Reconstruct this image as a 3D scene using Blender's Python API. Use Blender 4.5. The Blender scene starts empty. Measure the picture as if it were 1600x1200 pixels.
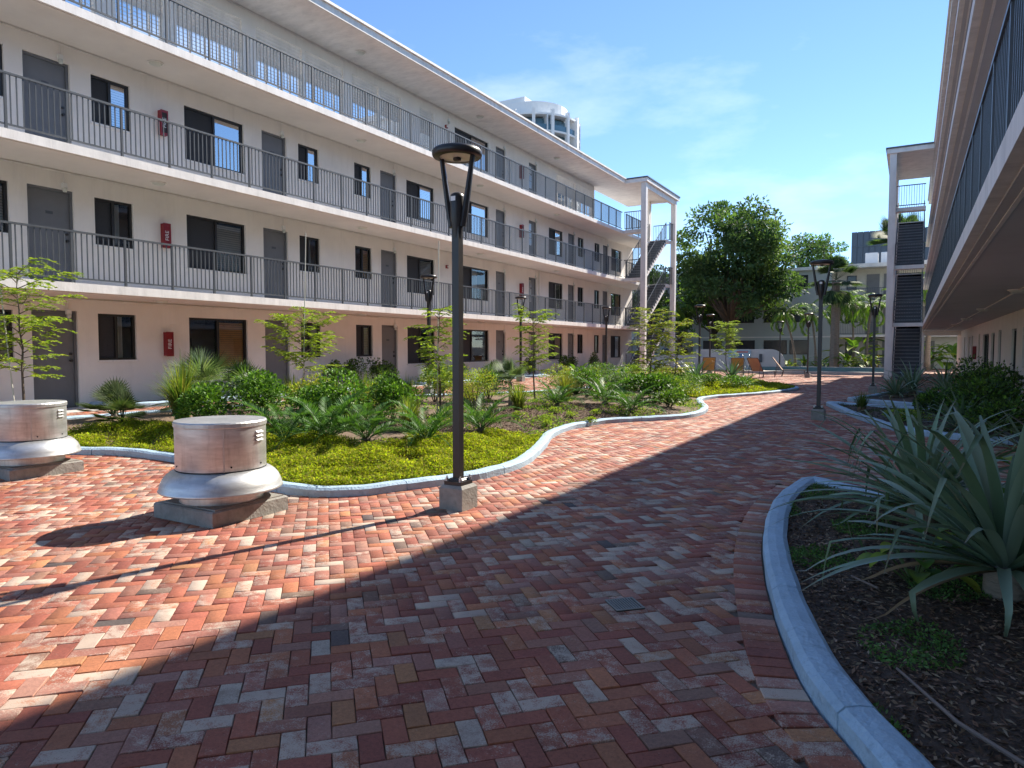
import bpy, math, random
import numpy as np
from mathutils import Vector, Matrix
R = math.radians
random.seed(7); rng = np.random.default_rng(7)
scene = bpy.context.scene
C = scene.collection

# ------------------------------------------------------------------ camera, sky, sun, exposure
EYE = 1.45
cam = bpy.data.cameras.new('camera'); cam.sensor_width = 36; cam.lens = 36 * 1080 / 1600
cam.clip_start = 0.05; cam.clip_end = 3000
camo = bpy.data.objects.new('camera', cam); C.objects.link(camo)
camo.location = (0, 0, EYE); camo.rotation_euler = (R(90 - 2.92), 0, R(30))
scene.camera = camo

TOSUN = Vector((0.345, 1.15, 1.0)).normalized()
world = bpy.data.worlds.new('World'); scene.world = world; world.use_nodes = True
wn = world.node_tree.nodes; wl = world.node_tree.links; wn.clear()
sky = wn.new('ShaderNodeTexSky'); sky.sky_type = 'NISHITA'; sky.sun_disc = False
sky.sun_elevation = math.asin(TOSUN.z); sky.sun_rotation = math.atan2(TOSUN.x, TOSUN.y)
sky.air_density = 0.9; sky.dust_density = 0.0; sky.ozone_density = 6.0; sky.altitude = 0
geo = wn.new('ShaderNodeTexCoord')
mp = wn.new('ShaderNodeMapping'); mp.inputs['Scale'].default_value = (1.6, 1.6, 4.5)
nz = wn.new('ShaderNodeTexNoise'); nz.inputs['Scale'].default_value = 1.7; nz.inputs['Detail'].default_value = 7; nz.inputs['Roughness'].default_value = 0.58
rp = wn.new('ShaderNodeValToRGB'); rp.color_ramp.elements[0].position = 0.50; rp.color_ramp.elements[1].position = 0.90
rp.color_ramp.elements[1].color = (0.5, 0.5, 0.5, 1)
mx = wn.new('ShaderNodeMixRGB'); mx.inputs[2].default_value = (7.5, 8.0, 8.6, 1)
bg = wn.new('ShaderNodeBackground'); bg.inputs['Strength'].default_value = 0.112
wo = wn.new('ShaderNodeOutputWorld')
wl.new(geo.outputs['Generated'], mp.inputs['Vector']); wl.new(mp.outputs['Vector'], nz.inputs['Vector'])
wl.new(nz.outputs['Fac'], rp.inputs['Fac']); wl.new(rp.outputs['Color'], mx.inputs['Fac'])
wl.new(sky.outputs['Color'], mx.inputs[1]); wl.new(mx.outputs['Color'], bg.inputs['Color'])
wl.new(bg.outputs['Background'], wo.inputs['Surface'])
sl = bpy.data.lights.new('sun', 'SUN'); sl.energy = 5.0; sl.angle = R(0.53); sl.color = (1.0, 0.92, 0.80)
so = bpy.data.objects.new('sun', sl); C.objects.link(so)
so.rotation_euler = (-TOSUN).to_track_quat('-Z', 'Y').to_euler(); so.location = (0, 0, 30)
vs = scene.view_settings; vs.view_transform = 'Standard'; vs.look = 'None'; vs.exposure = 1.02; vs.gamma = 1; vs.use_curve_mapping = False

# ------------------------------------------------------------------ helpers
def empty(name, loc=(0, 0, 0), rz=0.0, parent=None):
    o = bpy.data.objects.new(name, None); C.objects.link(o); o.location = loc; o.rotation_euler = (0, 0, rz)
    o.empty_display_size = 0.1
    if parent: o.parent = parent
    return o
def tag(o, label=None, cat=None, group=None, kind=None):
    if label: o['label'] = label
    if cat: o['category'] = cat
    if group: o['group'] = group
    if kind: o['kind'] = kind
    return o
def link(name, me, mat=None, parent=None, loc=None, rot=None):
    o = bpy.data.objects.new(name, me); C.objects.link(o)
    if mat and not me.materials: me.materials.append(mat)
    if parent: o.parent = parent
    if loc: o.location = loc
    if rot: o.rotation_euler = rot
    return o
def copy_tree(o, parent=None):
    c = o.copy(); C.objects.link(c); c.parent = parent
    for ch in list(o.children): copy_tree(ch, c)
    return c

class MB:
    def __init__(s): s.v = []; s.f = []
    def box(s, x0, x1, y0, y1, z0, z1):
        b = len(s.v)
        s.v += [(x0,y0,z0),(x1,y0,z0),(x1,y1,z0),(x0,y1,z0),(x0,y0,z1),(x1,y0,z1),(x1,y1,z1),(x0,y1,z1)]
        s.f += [(b,b+3,b+2,b+1),(b+4,b+5,b+6,b+7),(b,b+1,b+5,b+4),(b+1,b+2,b+6,b+5),(b+2,b+3,b+7,b+6),(b+3,b,b+4,b+7)]
        return s
    def cbox(s, c, sx, sy, sz, rz=0.0, bev=0.0):
        b = len(s.v); co, si = math.cos(rz), math.sin(rz)
        def T(x, y, z): return (c[0]+x*co-y*si, c[1]+x*si+y*co, c[2]+z)
        if bev <= 0:
            for z in (-sz/2, sz/2):
                for x, y in ((-1,-1),(1,-1),(1,1),(-1,1)): s.v.append(T(x*sx/2, y*sy/2, z))
            s.f += [(b,b+3,b+2,b+1),(b+4,b+5,b+6,b+7),(b,b+1,b+5,b+4),(b+1,b+2,b+6,b+5),(b+2,b+3,b+7,b+6),(b+3,b,b+4,b+7)]
        else:
            for z, i in ((-sz/2, 0), (sz/2-bev, 0), (sz/2, bev)):
                for x, y in ((-1,-1),(1,-1),(1,1),(-1,1)): s.v.append(T(x*(sx/2-i), y*(sy/2-i), z))
            s.f.append((b+8,b+9,b+10,b+11)); s.f.append((b+3,b+2,b+1,b))
            for k in (0, 4):
                for i in range(4): s.f.append((b+k+i, b+k+(i+1)%4, b+k+4+(i+1)%4, b+k+4+i))
        return s
    def tube(s, pts, rad, n=8, cap=True):
        pts = [Vector(p) for p in pts]
        if not hasattr(rad, '__len__'): rad = [rad]*len(pts)
        b = len(s.v); up = None
        for i, p in enumerate(pts):
            t = (pts[min(i+1,len(pts)-1)] - pts[max(i-1,0)]).normalized()
            if up is None: up = t.orthogonal().normalized()
            up = (up - t*up.dot(t)).normalized(); w = t.cross(up)
            for k in range(n):
                a = 2*math.pi*k/n
                s.v.append(tuple(p + (up*math.cos(a) + w*math.sin(a))*rad[i]))
        for i in range(len(pts)-1):
            for k in range(n):
                s.f.append((b+i*n+k, b+i*n+(k+1)%n, b+(i+1)*n+(k+1)%n, b+(i+1)*n+k))
        if cap:
            s.f.append(tuple(b+k for k in range(n))[::-1]); e = b+(len(pts)-1)*n
            s.f.append(tuple(e+k for k in range(n)))
        return s
    def bar(s, a, b_, w):
        return s.tube([a, b_], w, 4)
    def lathe(s, prof, c=(0,0,0), n=40):
        b = len(s.v)
        for r, z in prof:
            for k in range(n):
                a = 2*math.pi*k/n; s.v.append((c[0]+r*math.cos(a), c[1]+r*math.sin(a), c[2]+z))
        for i in range(len(prof)-1):
            for k in range(n):
                s.f.append((b+i*n+k, b+i*n+(k+1)%n, b+(i+1)*n+(k+1)%n, b+(i+1)*n+k))
        return s
    def mesh(s, name, smooth=False):
        me = bpy.data.meshes.new(name); me.from_pydata(s.v, [], s.f); me.update()
        if smooth: me.polygons.foreach_set('use_smooth', [True]*len(me.polygons))
        return me
    def build(s, name, mat, parent=None, loc=None, smooth=False, rot=None):
        return link(name, s.mesh(name, smooth), mat, parent, loc, rot)

def fast_mesh(name, V, F, mat=None, cols=None, smooth=False):
    V = np.asarray(V, np.float32).reshape(-1, 3); F = np.asarray(F, np.int32); m, k = F.shape
    me = bpy.data.meshes.new(name)
    me.vertices.add(len(V)); me.vertices.foreach_set('co', V.ravel())
    me.loops.add(m*k); me.loops.foreach_set('vertex_index', F.ravel())
    me.polygons.add(m); me.polygons.foreach_set('loop_start', np.arange(0, m*k, k, dtype=np.int32))
    if smooth: me.polygons.foreach_set('use_smooth', np.ones(m, bool))
    me.update(calc_edges=True)
    if cols is not None:
        c = np.ones((m, 4), np.float32); c[:, :cols.shape[1]] = cols
        at = me.attributes.new('col', 'FLOAT_COLOR', 'FACE'); at.data.foreach_set('color', c.ravel())
    if mat: me.materials.append(mat)
    return me

# ------------------------------------------------------------------ materials
def base_mat(name):
    m = bpy.data.materials.new(name); m.use_nodes = True
    return m, m.node_tree.nodes, m.node_tree.links, m.node_tree.nodes['Principled BSDF']
def mat(name, col, rough=0.6, metal=0.0, var=0.12, scale=6.0, bump=0.0, bscale=60.0, spec=None, stretch=None, streak=0.0, sdir=(5, 5, .35)):
    m, n, l, p = base_mat(name)
    p.inputs['Roughness'].default_value = rough; p.inputs['Metallic'].default_value = metal
    if spec is not None: p.inputs['Specular IOR Level'].default_value = spec
    tc = n.new('ShaderNodeTexCoord'); src = tc.outputs['Object']
    if stretch:
        mpn = n.new('ShaderNodeMapping'); mpn.inputs['Scale'].default_value = stretch; l.new(src, mpn.inputs['Vector']); src = mpn.outputs['Vector']
    a = n.new('ShaderNodeTexNoise'); a.inputs['Scale'].default_value = scale; a.inputs['Detail'].default_value = 6; a.inputs['Roughness'].default_value = 0.62
    l.new(src, a.inputs['Vector'])
    r = n.new('ShaderNodeValToRGB'); r.color_ramp.elements[0].position = 0.3; r.color_ramp.elements[1].position = 0.7
    r.color_ramp.elements[0].color = tuple(c*(1-var) for c in col)+(1,); r.color_ramp.elements[1].color = tuple(min(1, c*(1+var)) for c in col)+(1,)
    l.new(a.outputs['Fac'], r.inputs['Fac']); out = r.outputs['Color']
    if streak:
        m2 = n.new('ShaderNodeMapping'); m2.inputs['Scale'].default_value = sdir; l.new(tc.outputs['Object'], m2.inputs['Vector'])
        k = n.new('ShaderNodeTexNoise'); k.inputs['Scale'].default_value = 1.0; k.inputs['Detail'].default_value = 7; k.inputs['Roughness'].default_value = 0.7
        l.new(m2.outputs['Vector'], k.inputs['Vector']); mr = n.new('ShaderNodeMapRange'); mr.inputs[1].default_value = 0.52; mr.inputs[2].default_value = 0.74; mr.inputs[3].default_value = 1.0; mr.inputs[4].default_value = 1.0-streak
        l.new(k.outputs['Fac'], mr.inputs[0]); mm = n.new('ShaderNodeMixRGB'); mm.blend_type = 'MULTIPLY'; mm.inputs[0].default_value = 1
        l.new(out, mm.inputs[1]); l.new(mr.outputs[0], mm.inputs[2]); out = mm.outputs['Color']
    l.new(out, p.inputs['Base Color'])
    if bump:
        b = n.new('ShaderNodeTexNoise'); b.inputs['Scale'].default_value = bscale; b.inputs['Detail'].default_value = 4
        l.new(src, b.inputs['Vector']); bp = n.new('ShaderNodeBump'); bp.inputs['Strength'].default_value = bump; bp.inputs['Distance'].default_value = 0.01
        l.new(b.outputs['Fac'], bp.inputs['Height']); l.new(bp.outputs['Normal'], p.inputs['Normal'])
    return m
def leaf_mat(name, rough=0.6, trans=0.4, tint=(1.2, 1.3, 0.5), spec=0.15):
    m, n, l, p = base_mat(name); p.inputs['Roughness'].default_value = rough; p.inputs['Specular IOR Level'].default_value = spec
    at = n.new('ShaderNodeAttribute'); at.attribute_name = 'col'
    l.new(at.outputs['Color'], p.inputs['Base Color'])
    t = n.new('ShaderNodeBsdfTranslucent'); mu = n.new('ShaderNodeMixRGB'); mu.blend_type = 'MULTIPLY'; mu.inputs[0].default_value = 1
    mu.inputs[2].default_value = tint+(1,); l.new(at.outputs['Color'], mu.inputs[1]); l.new(mu.outputs['Color'], t.inputs['Color'])
    ms = n.new('ShaderNodeMixShader'); ms.inputs[0].default_value = trans
    l.new(p.outputs['BSDF'], ms.inputs[1]); l.new(t.outputs['BSDF'], ms.inputs[2])
    l.new(ms.outputs['Shader'], n['Material Output'].inputs['Surface'])
    return m
def brick_mat(name, use_obj):
    m, n, l, p = base_mat(name); p.inputs['Roughness'].default_value = 0.8
    if use_obj:
        oi = n.new('ShaderNodeObjectInfo'); col = oi.outputs['Color']; alpha = oi.outputs['Alpha']
    else:
        at = n.new('ShaderNodeAttribute'); at.attribute_name = 'col'; col = at.outputs['Color']; alpha = at.outputs['Alpha']
    g = n.new('ShaderNodeNewGeometry'); pos = g.outputs['Position']
    def noise(sc, det=5, ro=0.6):
        t = n.new('ShaderNodeTexNoise'); t.inputs['Scale'].default_value = sc; t.inputs['Detail'].default_value = det; t.inputs['Roughness'].default_value = ro
        l.new(pos, t.inputs['Vector']); return t.outputs['Fac']
    def math_(op, a, b):
        q = n.new('ShaderNodeMath'); q.operation = op; q.use_clamp = False
        for i, x in enumerate((a, b)):
            if isinstance(x, (int, float)): q.inputs[i].default_value = x
            else: l.new(x, q.inputs[i])
        return q.outputs[0]
    # mottled darker / lighter clay
    mot = n.new('ShaderNodeMapRange'); mot.inputs[1].default_value = 0.3; mot.inputs[2].default_value = 0.7; mot.inputs[3].default_value = 0.68; mot.inputs[4].default_value = 1.28
    l.new(noise(55, 8, 0.75), mot.inputs[0])
    mul = n.new('ShaderNodeMixRGB'); mul.blend_type = 'MULTIPLY'; mul.inputs[0].default_value = 1
    l.new(col, mul.inputs[1]); l.new(mot.outputs[0], mul.inputs[2])
    # worn pale bloom, amount per brick in alpha
    fine = noise(150, 5, 0.8); big = noise(16, 4, 0.6)
    s1 = math_('ADD', math_('MULTIPLY', fine, 1.3), math_('MULTIPLY', big, 0.9))
    s2 = math_('SUBTRACT', math_('ADD', s1, math_('MULTIPLY', alpha, 0.85)), 1.5)
    mr = n.new('ShaderNodeMapRange'); mr.inputs[1].default_value = 0.0; mr.inputs[2].default_value = 0.22; mr.inputs[3].default_value = 0; mr.inputs[4].default_value = 0.85
    l.new(s2, mr.inputs[0])
    mixw = n.new('ShaderNodeMixRGB'); mixw.inputs[2].default_value = (0.52, 0.42, 0.33, 1)
    l.new(mr.outputs[0], mixw.inputs[0]); l.new(mul.outputs['Color'], mixw.inputs[1])
    # dark pits
    pit = n.new('ShaderNodeMapRange'); pit.inputs[1].default_value = 0.62; pit.inputs[2].default_value = 0.72; pit.inputs[3].default_value = 1.0; pit.inputs[4].default_value = 0.45
    l.new(noise(240, 2, 0.5), pit.inputs[0])
    mul2 = n.new('ShaderNodeMixRGB'); mul2.blend_type = 'MULTIPLY'; mul2.inputs[0].default_value = 1
    l.new(mixw.outputs['Color'], mul2.inputs[1]); l.new(pit.outputs[0], mul2.inputs[2])
    st = n.new('ShaderNodeMapRange'); st.inputs[1].default_value = 0.32; st.inputs[2].default_value = 0.68; st.inputs[3].default_value = 0.76; st.inputs[4].default_value = 1.2
    l.new(noise(1.3, 6, 0.65), st.inputs[0])
    mul3 = n.new('ShaderNodeMixRGB'); mul3.blend_type = 'MULTIPLY'; mul3.inputs[0].default_value = 1
    l.new(mul2.outputs['Color'], mul3.inputs[1]); l.new(st.outputs[0], mul3.inputs[2]); l.new(mul3.outputs['Color'], p.inputs['Base Color'])
    bp = n.new('ShaderNodeBump'); bp.inputs['Strength'].default_value = 0.45; bp.inputs['Distance'].default_value = 0.004
    l.new(noise(260, 4, 0.7), bp.inputs['Height']); l.new(bp.outputs['Normal'], p.inputs['Normal'])
    return m
def glass_mat(name, refl=0.55):
    m, n, l, p = base_mat(name); n.remove(p)
    tr = n.new('ShaderNodeBsdfTransparent'); tr.inputs['Color'].default_value = (0.88, 0.91, 0.92, 1)
    gl = n.new('ShaderNodeBsdfGlossy'); gl.inputs['Roughness'].default_value = 0.02; gl.inputs['Color'].default_value = (0.9, 0.95, 1, 1)
    fr = n.new('ShaderNodeFresnel'); fr.inputs['IOR'].default_value = 1.5
    ad = n.new('ShaderNodeMath'); ad.operation = 'MULTIPLY_ADD'; ad.inputs[1].default_value = 1.2; ad.inputs[2].default_value = refl; ad.use_clamp = True
    l.new(fr.outputs[0], ad.inputs[0])
    ms = n.new('ShaderNodeMixShader'); l.new(ad.outputs[0], ms.inputs[0]); l.new(tr.outputs[0], ms.inputs[1]); l.new(gl.outputs[0], ms.inputs[2])
    l.new(ms.outputs[0], n['Material Output'].inputs['Surface'])
    return m

STUCCO = mat('white_stucco', (0.83, 0.785, 0.73), 0.85, var=0.05, scale=1.3, bump=0.35, bscale=90, streak=.10, sdir=(3, 3, .3))
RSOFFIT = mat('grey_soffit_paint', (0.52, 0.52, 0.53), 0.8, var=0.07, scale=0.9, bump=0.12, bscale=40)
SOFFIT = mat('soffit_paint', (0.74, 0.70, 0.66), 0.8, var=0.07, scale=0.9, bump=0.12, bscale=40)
FASCIA = mat('white_trim_paint', (0.80, 0.77, 0.73), 0.65, var=0.11, scale=2.2, bump=0.35, bscale=25, stretch=(1, 2.2, .5), streak=.18, sdir=(2, 3.5, .6))
GREYDOOR = mat('grey_door_paint', (0.16, 0.165, 0.175), 0.5, var=0.09, scale=2, streak=.2, sdir=(4, 4, .8))
RAIL = mat('charcoal_rail_paint', (0.075, 0.085, 0.095), 0.42, var=0.12, scale=8)
BRONZE = mat('dark_bronze_frame', (0.022, 0.021, 0.021), 0.4, var=0.15, scale=8)
SCREEN = mat('insect_screen', (0.03, 0.033, 0.04), 0.75, var=0.2, scale=30)
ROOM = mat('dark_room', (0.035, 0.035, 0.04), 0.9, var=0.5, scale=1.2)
CURTAIN = mat('pale_curtain', (0.55, 0.53, 0.48), 0.9, var=0.18, scale=5, stretch=(1, 14, 0.6))
BLIND = mat('blind_slat', (0.60, 0.56, 0.48), 0.6, var=0.06)
WOODBLIND = mat('wood_blind_slat', (0.62, 0.34, 0.12), 0.5, var=0.12)
GLASS = glass_mat('window_glass', 0.04)
MIRROR = glass_mat('tinted_window_glass', 0.45)
RED = mat('red_cabinet_paint', (0.24, 0.012, 0.02), 0.35, var=0.08)
WHITE = mat('white_plastic', (0.8, 0.8, 0.78), 0.4, var=0.03)
CONCRETE = mat('grey_concrete', (0.27, 0.26, 0.235), 0.85, var=0.2, scale=9, bump=0.6, bscale=45, streak=.35, sdir=(8, 8, 6))
PALECON = mat('pale_concrete', (0.50, 0.49, 0.46), 0.85, var=0.12, scale=7, bump=0.4, bscale=45)
KERB = mat('pale_blue_grey_kerb_paint', (0.36, 0.49, 0.60), 0.8, var=0.16, scale=7, bump=0.9, bscale=45, streak=.45, sdir=(14, 14, 14))
POST = mat('bronze_lamp_paint', (0.022, 0.019, 0.019), 0.38, var=0.12, scale=10)
LENS = mat('frosted_lamp_lens', (0.62, 0.64, 0.58), 0.35, var=0.06)
ALU = mat('weathered_aluminium', (0.56, 0.565, 0.56), 0.42, metal=0.72, var=0.22, scale=3.4, bump=0.10, bscale=18, stretch=(1, 1, 5), streak=.3, sdir=(9, 9, 1.5))
DARKHOLE = mat('dark_hole', (0.01, 0.01, 0.01), 0.9, var=0.0)
TREAD = mat('highlight_stair_tread', (0.19, 0.20, 0.21), 0.6, var=0.15, scale=5)  # lighter than the risers: highlight lines on the steps put into the colour
STAIR = mat('charcoal_stair_paint', (0.075, 0.08, 0.09), 0.6, var=0.12, scale=5)
BARK = mat('grey_brown_bark', (0.11, 0.085, 0.065), 0.9, var=0.3, scale=14, bump=0.7, bscale=30)
PALMBARK = mat('palm_trunk_bark', (0.23, 0.19, 0.15), 0.9, var=0.28, scale=5, bump=0.7, bscale=16, stretch=(1, 1, 6))
STAKE = mat('pale_bamboo_stake', (0.6, 0.58, 0.5), 0.6, var=0.1)
MULCH = mat('mulch_soil', (0.085, 0.056, 0.039), 0.95, var=0.5, scale=22, bump=1.0, bscale=60)
DRYMULCH = mat('dry_mulch_soil', (0.17, 0.115, 0.075), 0.95, var=0.4, scale=18, bump=1.0, bscale=60)
SAND = mat('joint_sand', (0.15, 0.115, 0.085), 0.95, var=0.3, scale=40)
EARTH = mat('far_ground', (0.16, 0.14, 0.12), 0.95, var=0.25, scale=0.3)
LEAF = leaf_mat('leaf'); GLOSSLEAF = leaf_mat('glossy_leaf', 0.5, 0.3, spec=.22)
STRAP = leaf_mat('strap_leaf', 0.45, 0.16, (1.0, 1.15, 0.7), .35); MOSS = leaf_mat('moss_leaf', 0.7, 0.45, spec=.1)
CHIP = leaf_mat('mulch_chip', 0.85, 0.0)
BRICKO = brick_mat('clay_brick', True); BRICKF = brick_mat('clay_brick_field', False)

# ------------------------------------------------------------------ terrain
def sstep(a, b, x):
    t = np.clip((x-a)/(b-a), 0, 1); return t*t*(3-2*t)
def gz(x, y):                       # the ground rises 0.2 m towards the left-hand building
    return 0.2*sstep(-8.0, -12.2, np.asarray(x, float)) if False else 0.2*(1-sstep(-12.2, -8.0, np.asarray(x, float)))
def gzf(x, y=0): return float(gz(x, y))

def catmull(P, n=8, closed=False):
    P = [np.array(p, float) for p in P]; out = []
    N = len(P); rngi = range(N if closed else N-1)
    for i in rngi:
        p0 = P[(i-1) % N] if closed or i > 0 else 2*P[0]-P[1]
        p1 = P[i]; p2 = P[(i+1) % N]
        p3 = P[(i+2) % N] if closed or i+2 < N else 2*P[-1]-P[-2]
        for k in range(n):
            t = k/n
            out.append(0.5*((2*p1)+(-p0+p2)*t+(2*p0-5*p1+4*p2-p3)*t*t+(-p0+3*p1-3*p2+p3)*t**3))
    if not closed: out.append(P[-1])
    return np.array(out)
def inside(poly, X, Y):
    X = np.asarray(X, float); Y = np.asarray(Y, float); r = np.zeros(X.shape, bool); n = len(poly)
    for i in range(n):
        x1, y1 = poly[i]; x2, y2 = poly[(i+1) % n]
        if y1 == y2: continue
        c = ((y1 > Y) != (y2 > Y)) & (X < (x2-x1)*(Y-y1)/(y2-y1)+x1)
        r ^= c
    return r
def dist_poly(line, X, Y, closed=False):
    d = np.full(np.shape(X), 1e9); n = len(line)
    for i in range(n if closed else n-1):
        a = line[i]; b = line[(i+1) % n]; ab = b-a; L = ab@ab+1e-12
        t = np.clip(((X-a[0])*ab[0]+(Y-a[1])*ab[1])/L, 0, 1)
        d = np.minimum(d, np.hypot(X-a[0]-t*ab[0], Y-a[1]-t*ab[1]))
    return d

# outlines (kerb centre lines), metres
ISL = catmull([(-12.4,3.4),(-11.2,4.0),(-10.1,4.5),(-9.5,5.05),(-8.93,5.42),(-8.06,5.5),(-7.2,5.3),(-6.5,5.06),(-5.7,4.9),(-5.1,4.9),(-4.7,5.18),(-4.5,5.6),(-4.33,6.0),(-4.15,6.6),(-4.2,7.5),(-4.66,8.9),(-5.12,10.1),(-5.32,11.4),(-5.08,12.7),(-4.35,13.75),(-4.02,14.8),(-4.2,16.4),(-4.72,18.0),(-5.08,19.3),(-4.95,20.6),(-4.22,22.4),(-3.65,24.6),(-3.52,26.4),(-4.0,27.4),(-5.6,29.0),(-7.6,29.8),(-9.1,28.0),(-9.4,25),(-9.6,21.5),(-9.9,18.6),(-10.5,16.2),(-11.3,13.8),(-11.9,11.5),(-12.2,9),(-12.5,6)], 6, True)
PL1 = np.vstack([catmull([(0.95,0.9),(0.42,1.75),(0.0,2.62),(-0.24,3.06),(-0.45,3.66),(-0.70,4.63),(-0.87,5.57),(-0.97,6.7),(-0.92,7.75)], 6), catmull([(-0.86,7.85),(-0.6,7.62),(-0.15,7.3),(0.6,7.05),(2.2,6.9)], 5)])
PL1c = np.vstack([PL1, [[2.3,6.9],[2.3,0.9]]])
PL2 = np.vstack([catmull([(2.2,12.6),(0.6,13.1),(-0.15,13.95),(-0.88,15.95),(-1.5,18.2),(-1.8,19.4)], 6), catmull([(-1.74,19.5),(-0.8,18.9),(0.3,18.5),(2.2,18.3)], 5)])
PL2c = np.vstack([PL2, [[2.3,18.3],[2.3,12.6]]])
PL3 = np.vstack([catmull([(2.2,19.6),(0.7,19.7),(-0.3,20.3),(-1.45,21.4)], 6), catmull([(-1.4,21.5),(-0.9,23.2),(-0.4,25.0),(2.2,26.5)], 5)])
PL3c = np.vstack([PL3, [[2.3,26.5],[2.3,19.6]]])
BEDS = [ISL, PL1c, PL2c, PL3c]

def kerb(name, line, w=0.16, h=0.095, closed=False):
    prof = [(-w/2,-0.12),(-w/2,h*0.72),(-w/2+0.03,h*0.95),(0,h),(w/2-0.03,h*0.95),(w/2,h*0.72),(w/2,-0.12)]
    pts = np.vstack([line, line[:1]]) if closed else np.asarray(line, float)
    seg = np.linalg.norm(np.diff(pts, axis=0), axis=1); cum = np.concatenate([[0], np.cumsum(seg)]); T_ = cum[-1]
    st = list(np.arange(0, T_-1e-6, .11))+([] if closed else [T_]); gro = set()
    js = [q for q in np.arange(.9, T_-.3, 1.35)]
    st = [(q, 0) for q in st if all(abs(q-g) > .012 for g in js)]+[(g-.006, 0) for g in js]+[(g, 1) for g in js]+[(g+.006, 0) for g in js]
    st.sort(); gv = [q[1] for q in st]; st = np.array([q[0] for q in st])
    line = np.stack([np.interp(st, cum, pts[:,0]), np.interp(st, cum, pts[:,1])], 1)
    n = len(line); k = len(prof); V = []; F = []
    for i in range(n):
        a = line[(i-1) % n] if closed or i > 0 else line[i]; b = line[(i+1) % n] if closed or i < n-1 else line[i]
        t = b-a; t = t/(np.linalg.norm(t)+1e-9); nn = np.array([-t[1], t[0]]); z = gzf(line[i][0])
        jit = 0.003*math.sin(st[i]*5.1)+0.0025*math.sin(st[i]*13.7)-(.02 if gv[i] else 0)
        for o, hh in prof:
            oo = o*(1-(.2 if gv[i] else 0)+.03*math.sin(st[i]*9.3+o*30)); V.append((line[i][0]+nn[0]*oo, line[i][1]+nn[1]*oo, z+hh+(jit if hh > 0 else 0)))
    for i in range(n if closed else n-1):
        j = (i+1) % n
        for q in range(k-1): F.append((i*k+q, j*k+q, j*k+q+1, i*k+q+1))
    if not closed: F.append(tuple(range(k))); F.append(tuple((n-1)*k+q for q in range(k))[::-1])
    me = bpy.data.meshes.new(name); me.from_pydata(V, [], F); me.update()
    return tag(link(name, me, KERB), kind='structure')
kerb('kerb', ISL, closed=True)
for L in (PL1, PL2, PL3): kerb('kerb', L, w=0.165, h=0.105)

def bed_height(x, y, poly, mound):
    d = dist_poly(poly, x, y, True)
    return gz(x, y)+0.045+mound*sstep(0.1, 1.6, d)+0.012*np.sin(x*5.1+y*2.3)*np.sin(y*4.3-x*1.7)
def bed(name, poly, matr, mound=0.12, step=0.09):
    x0, y0 = poly.min(0); x1, y1 = poly.max(0)
    xs = np.arange(x0, x1+step, step); ys = np.arange(y0, y1+step, step)
    X, Y = np.meshgrid(xs, ys); ins = inside(poly, X, Y) | (dist_poly(poly, X, Y, True) < 0.07)
    Z = bed_height(X, Y, poly, mound); idx = -np.ones(X.shape, int); idx[ins] = np.arange(ins.sum())
    V = np.stack([X[ins], Y[ins], Z[ins]], 1)
    a = idx[:-1,:-1]; b = idx[:-1,1:]; c = idx[1:,1:]; d = idx[1:,:-1]; ok = (a>=0)&(b>=0)&(c>=0)&(d>=0)
    F = np.stack([a[ok], b[ok], c[ok], d[ok]], 1)
    return tag(link(name, fast_mesh(name, V, F, matr, smooth=True)), kind='structure')
bed('planting_bed', ISL, DRYMULCH, 0.16); bed('planting_bed', PL1c, MULCH, 0.05, 0.06); bed('planting_bed', PL2c, MULCH, 0.05); bed('planting_bed', PL3c, MULCH, 0.05)
def bz(x, y, poly=ISL, mound=0.16):
    return float(bed_height(np.array([x]), np.array([y]), poly, mound)[0])

# big ground sheet and the sand bed under the bricks
m_ = MB(); m_.v = [(-900,-900,-0.6),(900,-900,-0.6),(900,900,-0.6),(-900,900,-0.6)]; m_.f = [(0,1,2,3)]
tag(m_.build('ground', EARTH), kind='structure')
xs = np.array([-24,-16,-14,-12.6,-12.2,-11.8,-11.4,-11,-10.6,-10.2,-9.8,-9.4,-9,-8.6,-8.2,-7.8,-7,-3,0,3,6.0]); ys = np.array([-8,0,20,42.0])
X, Y = np.meshgrid(xs, ys); Z = gz(X, Y)-0.016; ny, nx = X.shape
F = [(j*nx+i, j*nx+i+1, (j+1)*nx+i+1, (j+1)*nx+i) for j in range(ny-1) for i in range(nx-1)]
tag(link('courtyard_base', fast_mesh('courtyard_base', np.stack([X,Y,Z],2).reshape(-1,3), F, SAND)), kind='structure')

# ------------------------------------------------------------------ herringbone brick paving
PAL = np.array([(0.235,0.052,0.032),(0.285,0.072,0.038),(0.33,0.105,0.045),(0.36,0.15,0.06),(0.275,0.10,0.068),(0.31,0.145,0.105),(0.20,0.10,0.068),(0.13,0.088,0.068),(0.36,0.275,0.215),(0.05,0.047,0.048)])
PAL = PAL*1.12*0.86+0.14*np.array((0.38,0.20,0.13))
PW = np.array([0.23,0.23,0.19,0.05,0.13,0.10,0.03,0.02,0.025,0.007]); PW /= PW.sum()
cell = 0.0925; s45 = math.sqrt(0.5)
ii, jj = np.meshgrid(np.arange(-660, 660), np.arange(-660, 660)); ii = ii.ravel(); jj = jj.ravel(); k4 = (ii-jj) % 4
hor = k4 == 0; ver = k4 == 3
cu = np.concatenate([ii[hor]+1.0, ii[ver]+0.5])*cell; cv = np.concatenate([jj[hor]+0.5, jj[ver]+1.0])*cell
ang = np.concatenate([np.zeros(hor.sum()), np.full(ver.sum(), math.pi/2)])
BX = (cu-cv)*s45; BY = (cu+cv)*s45; BA = ang+math.pi/4
c30, s30 = math.cos(R(30)), 0.5
dep = -s30*BX+c30*BY; lat = c30*BX+s30*BY
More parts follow.
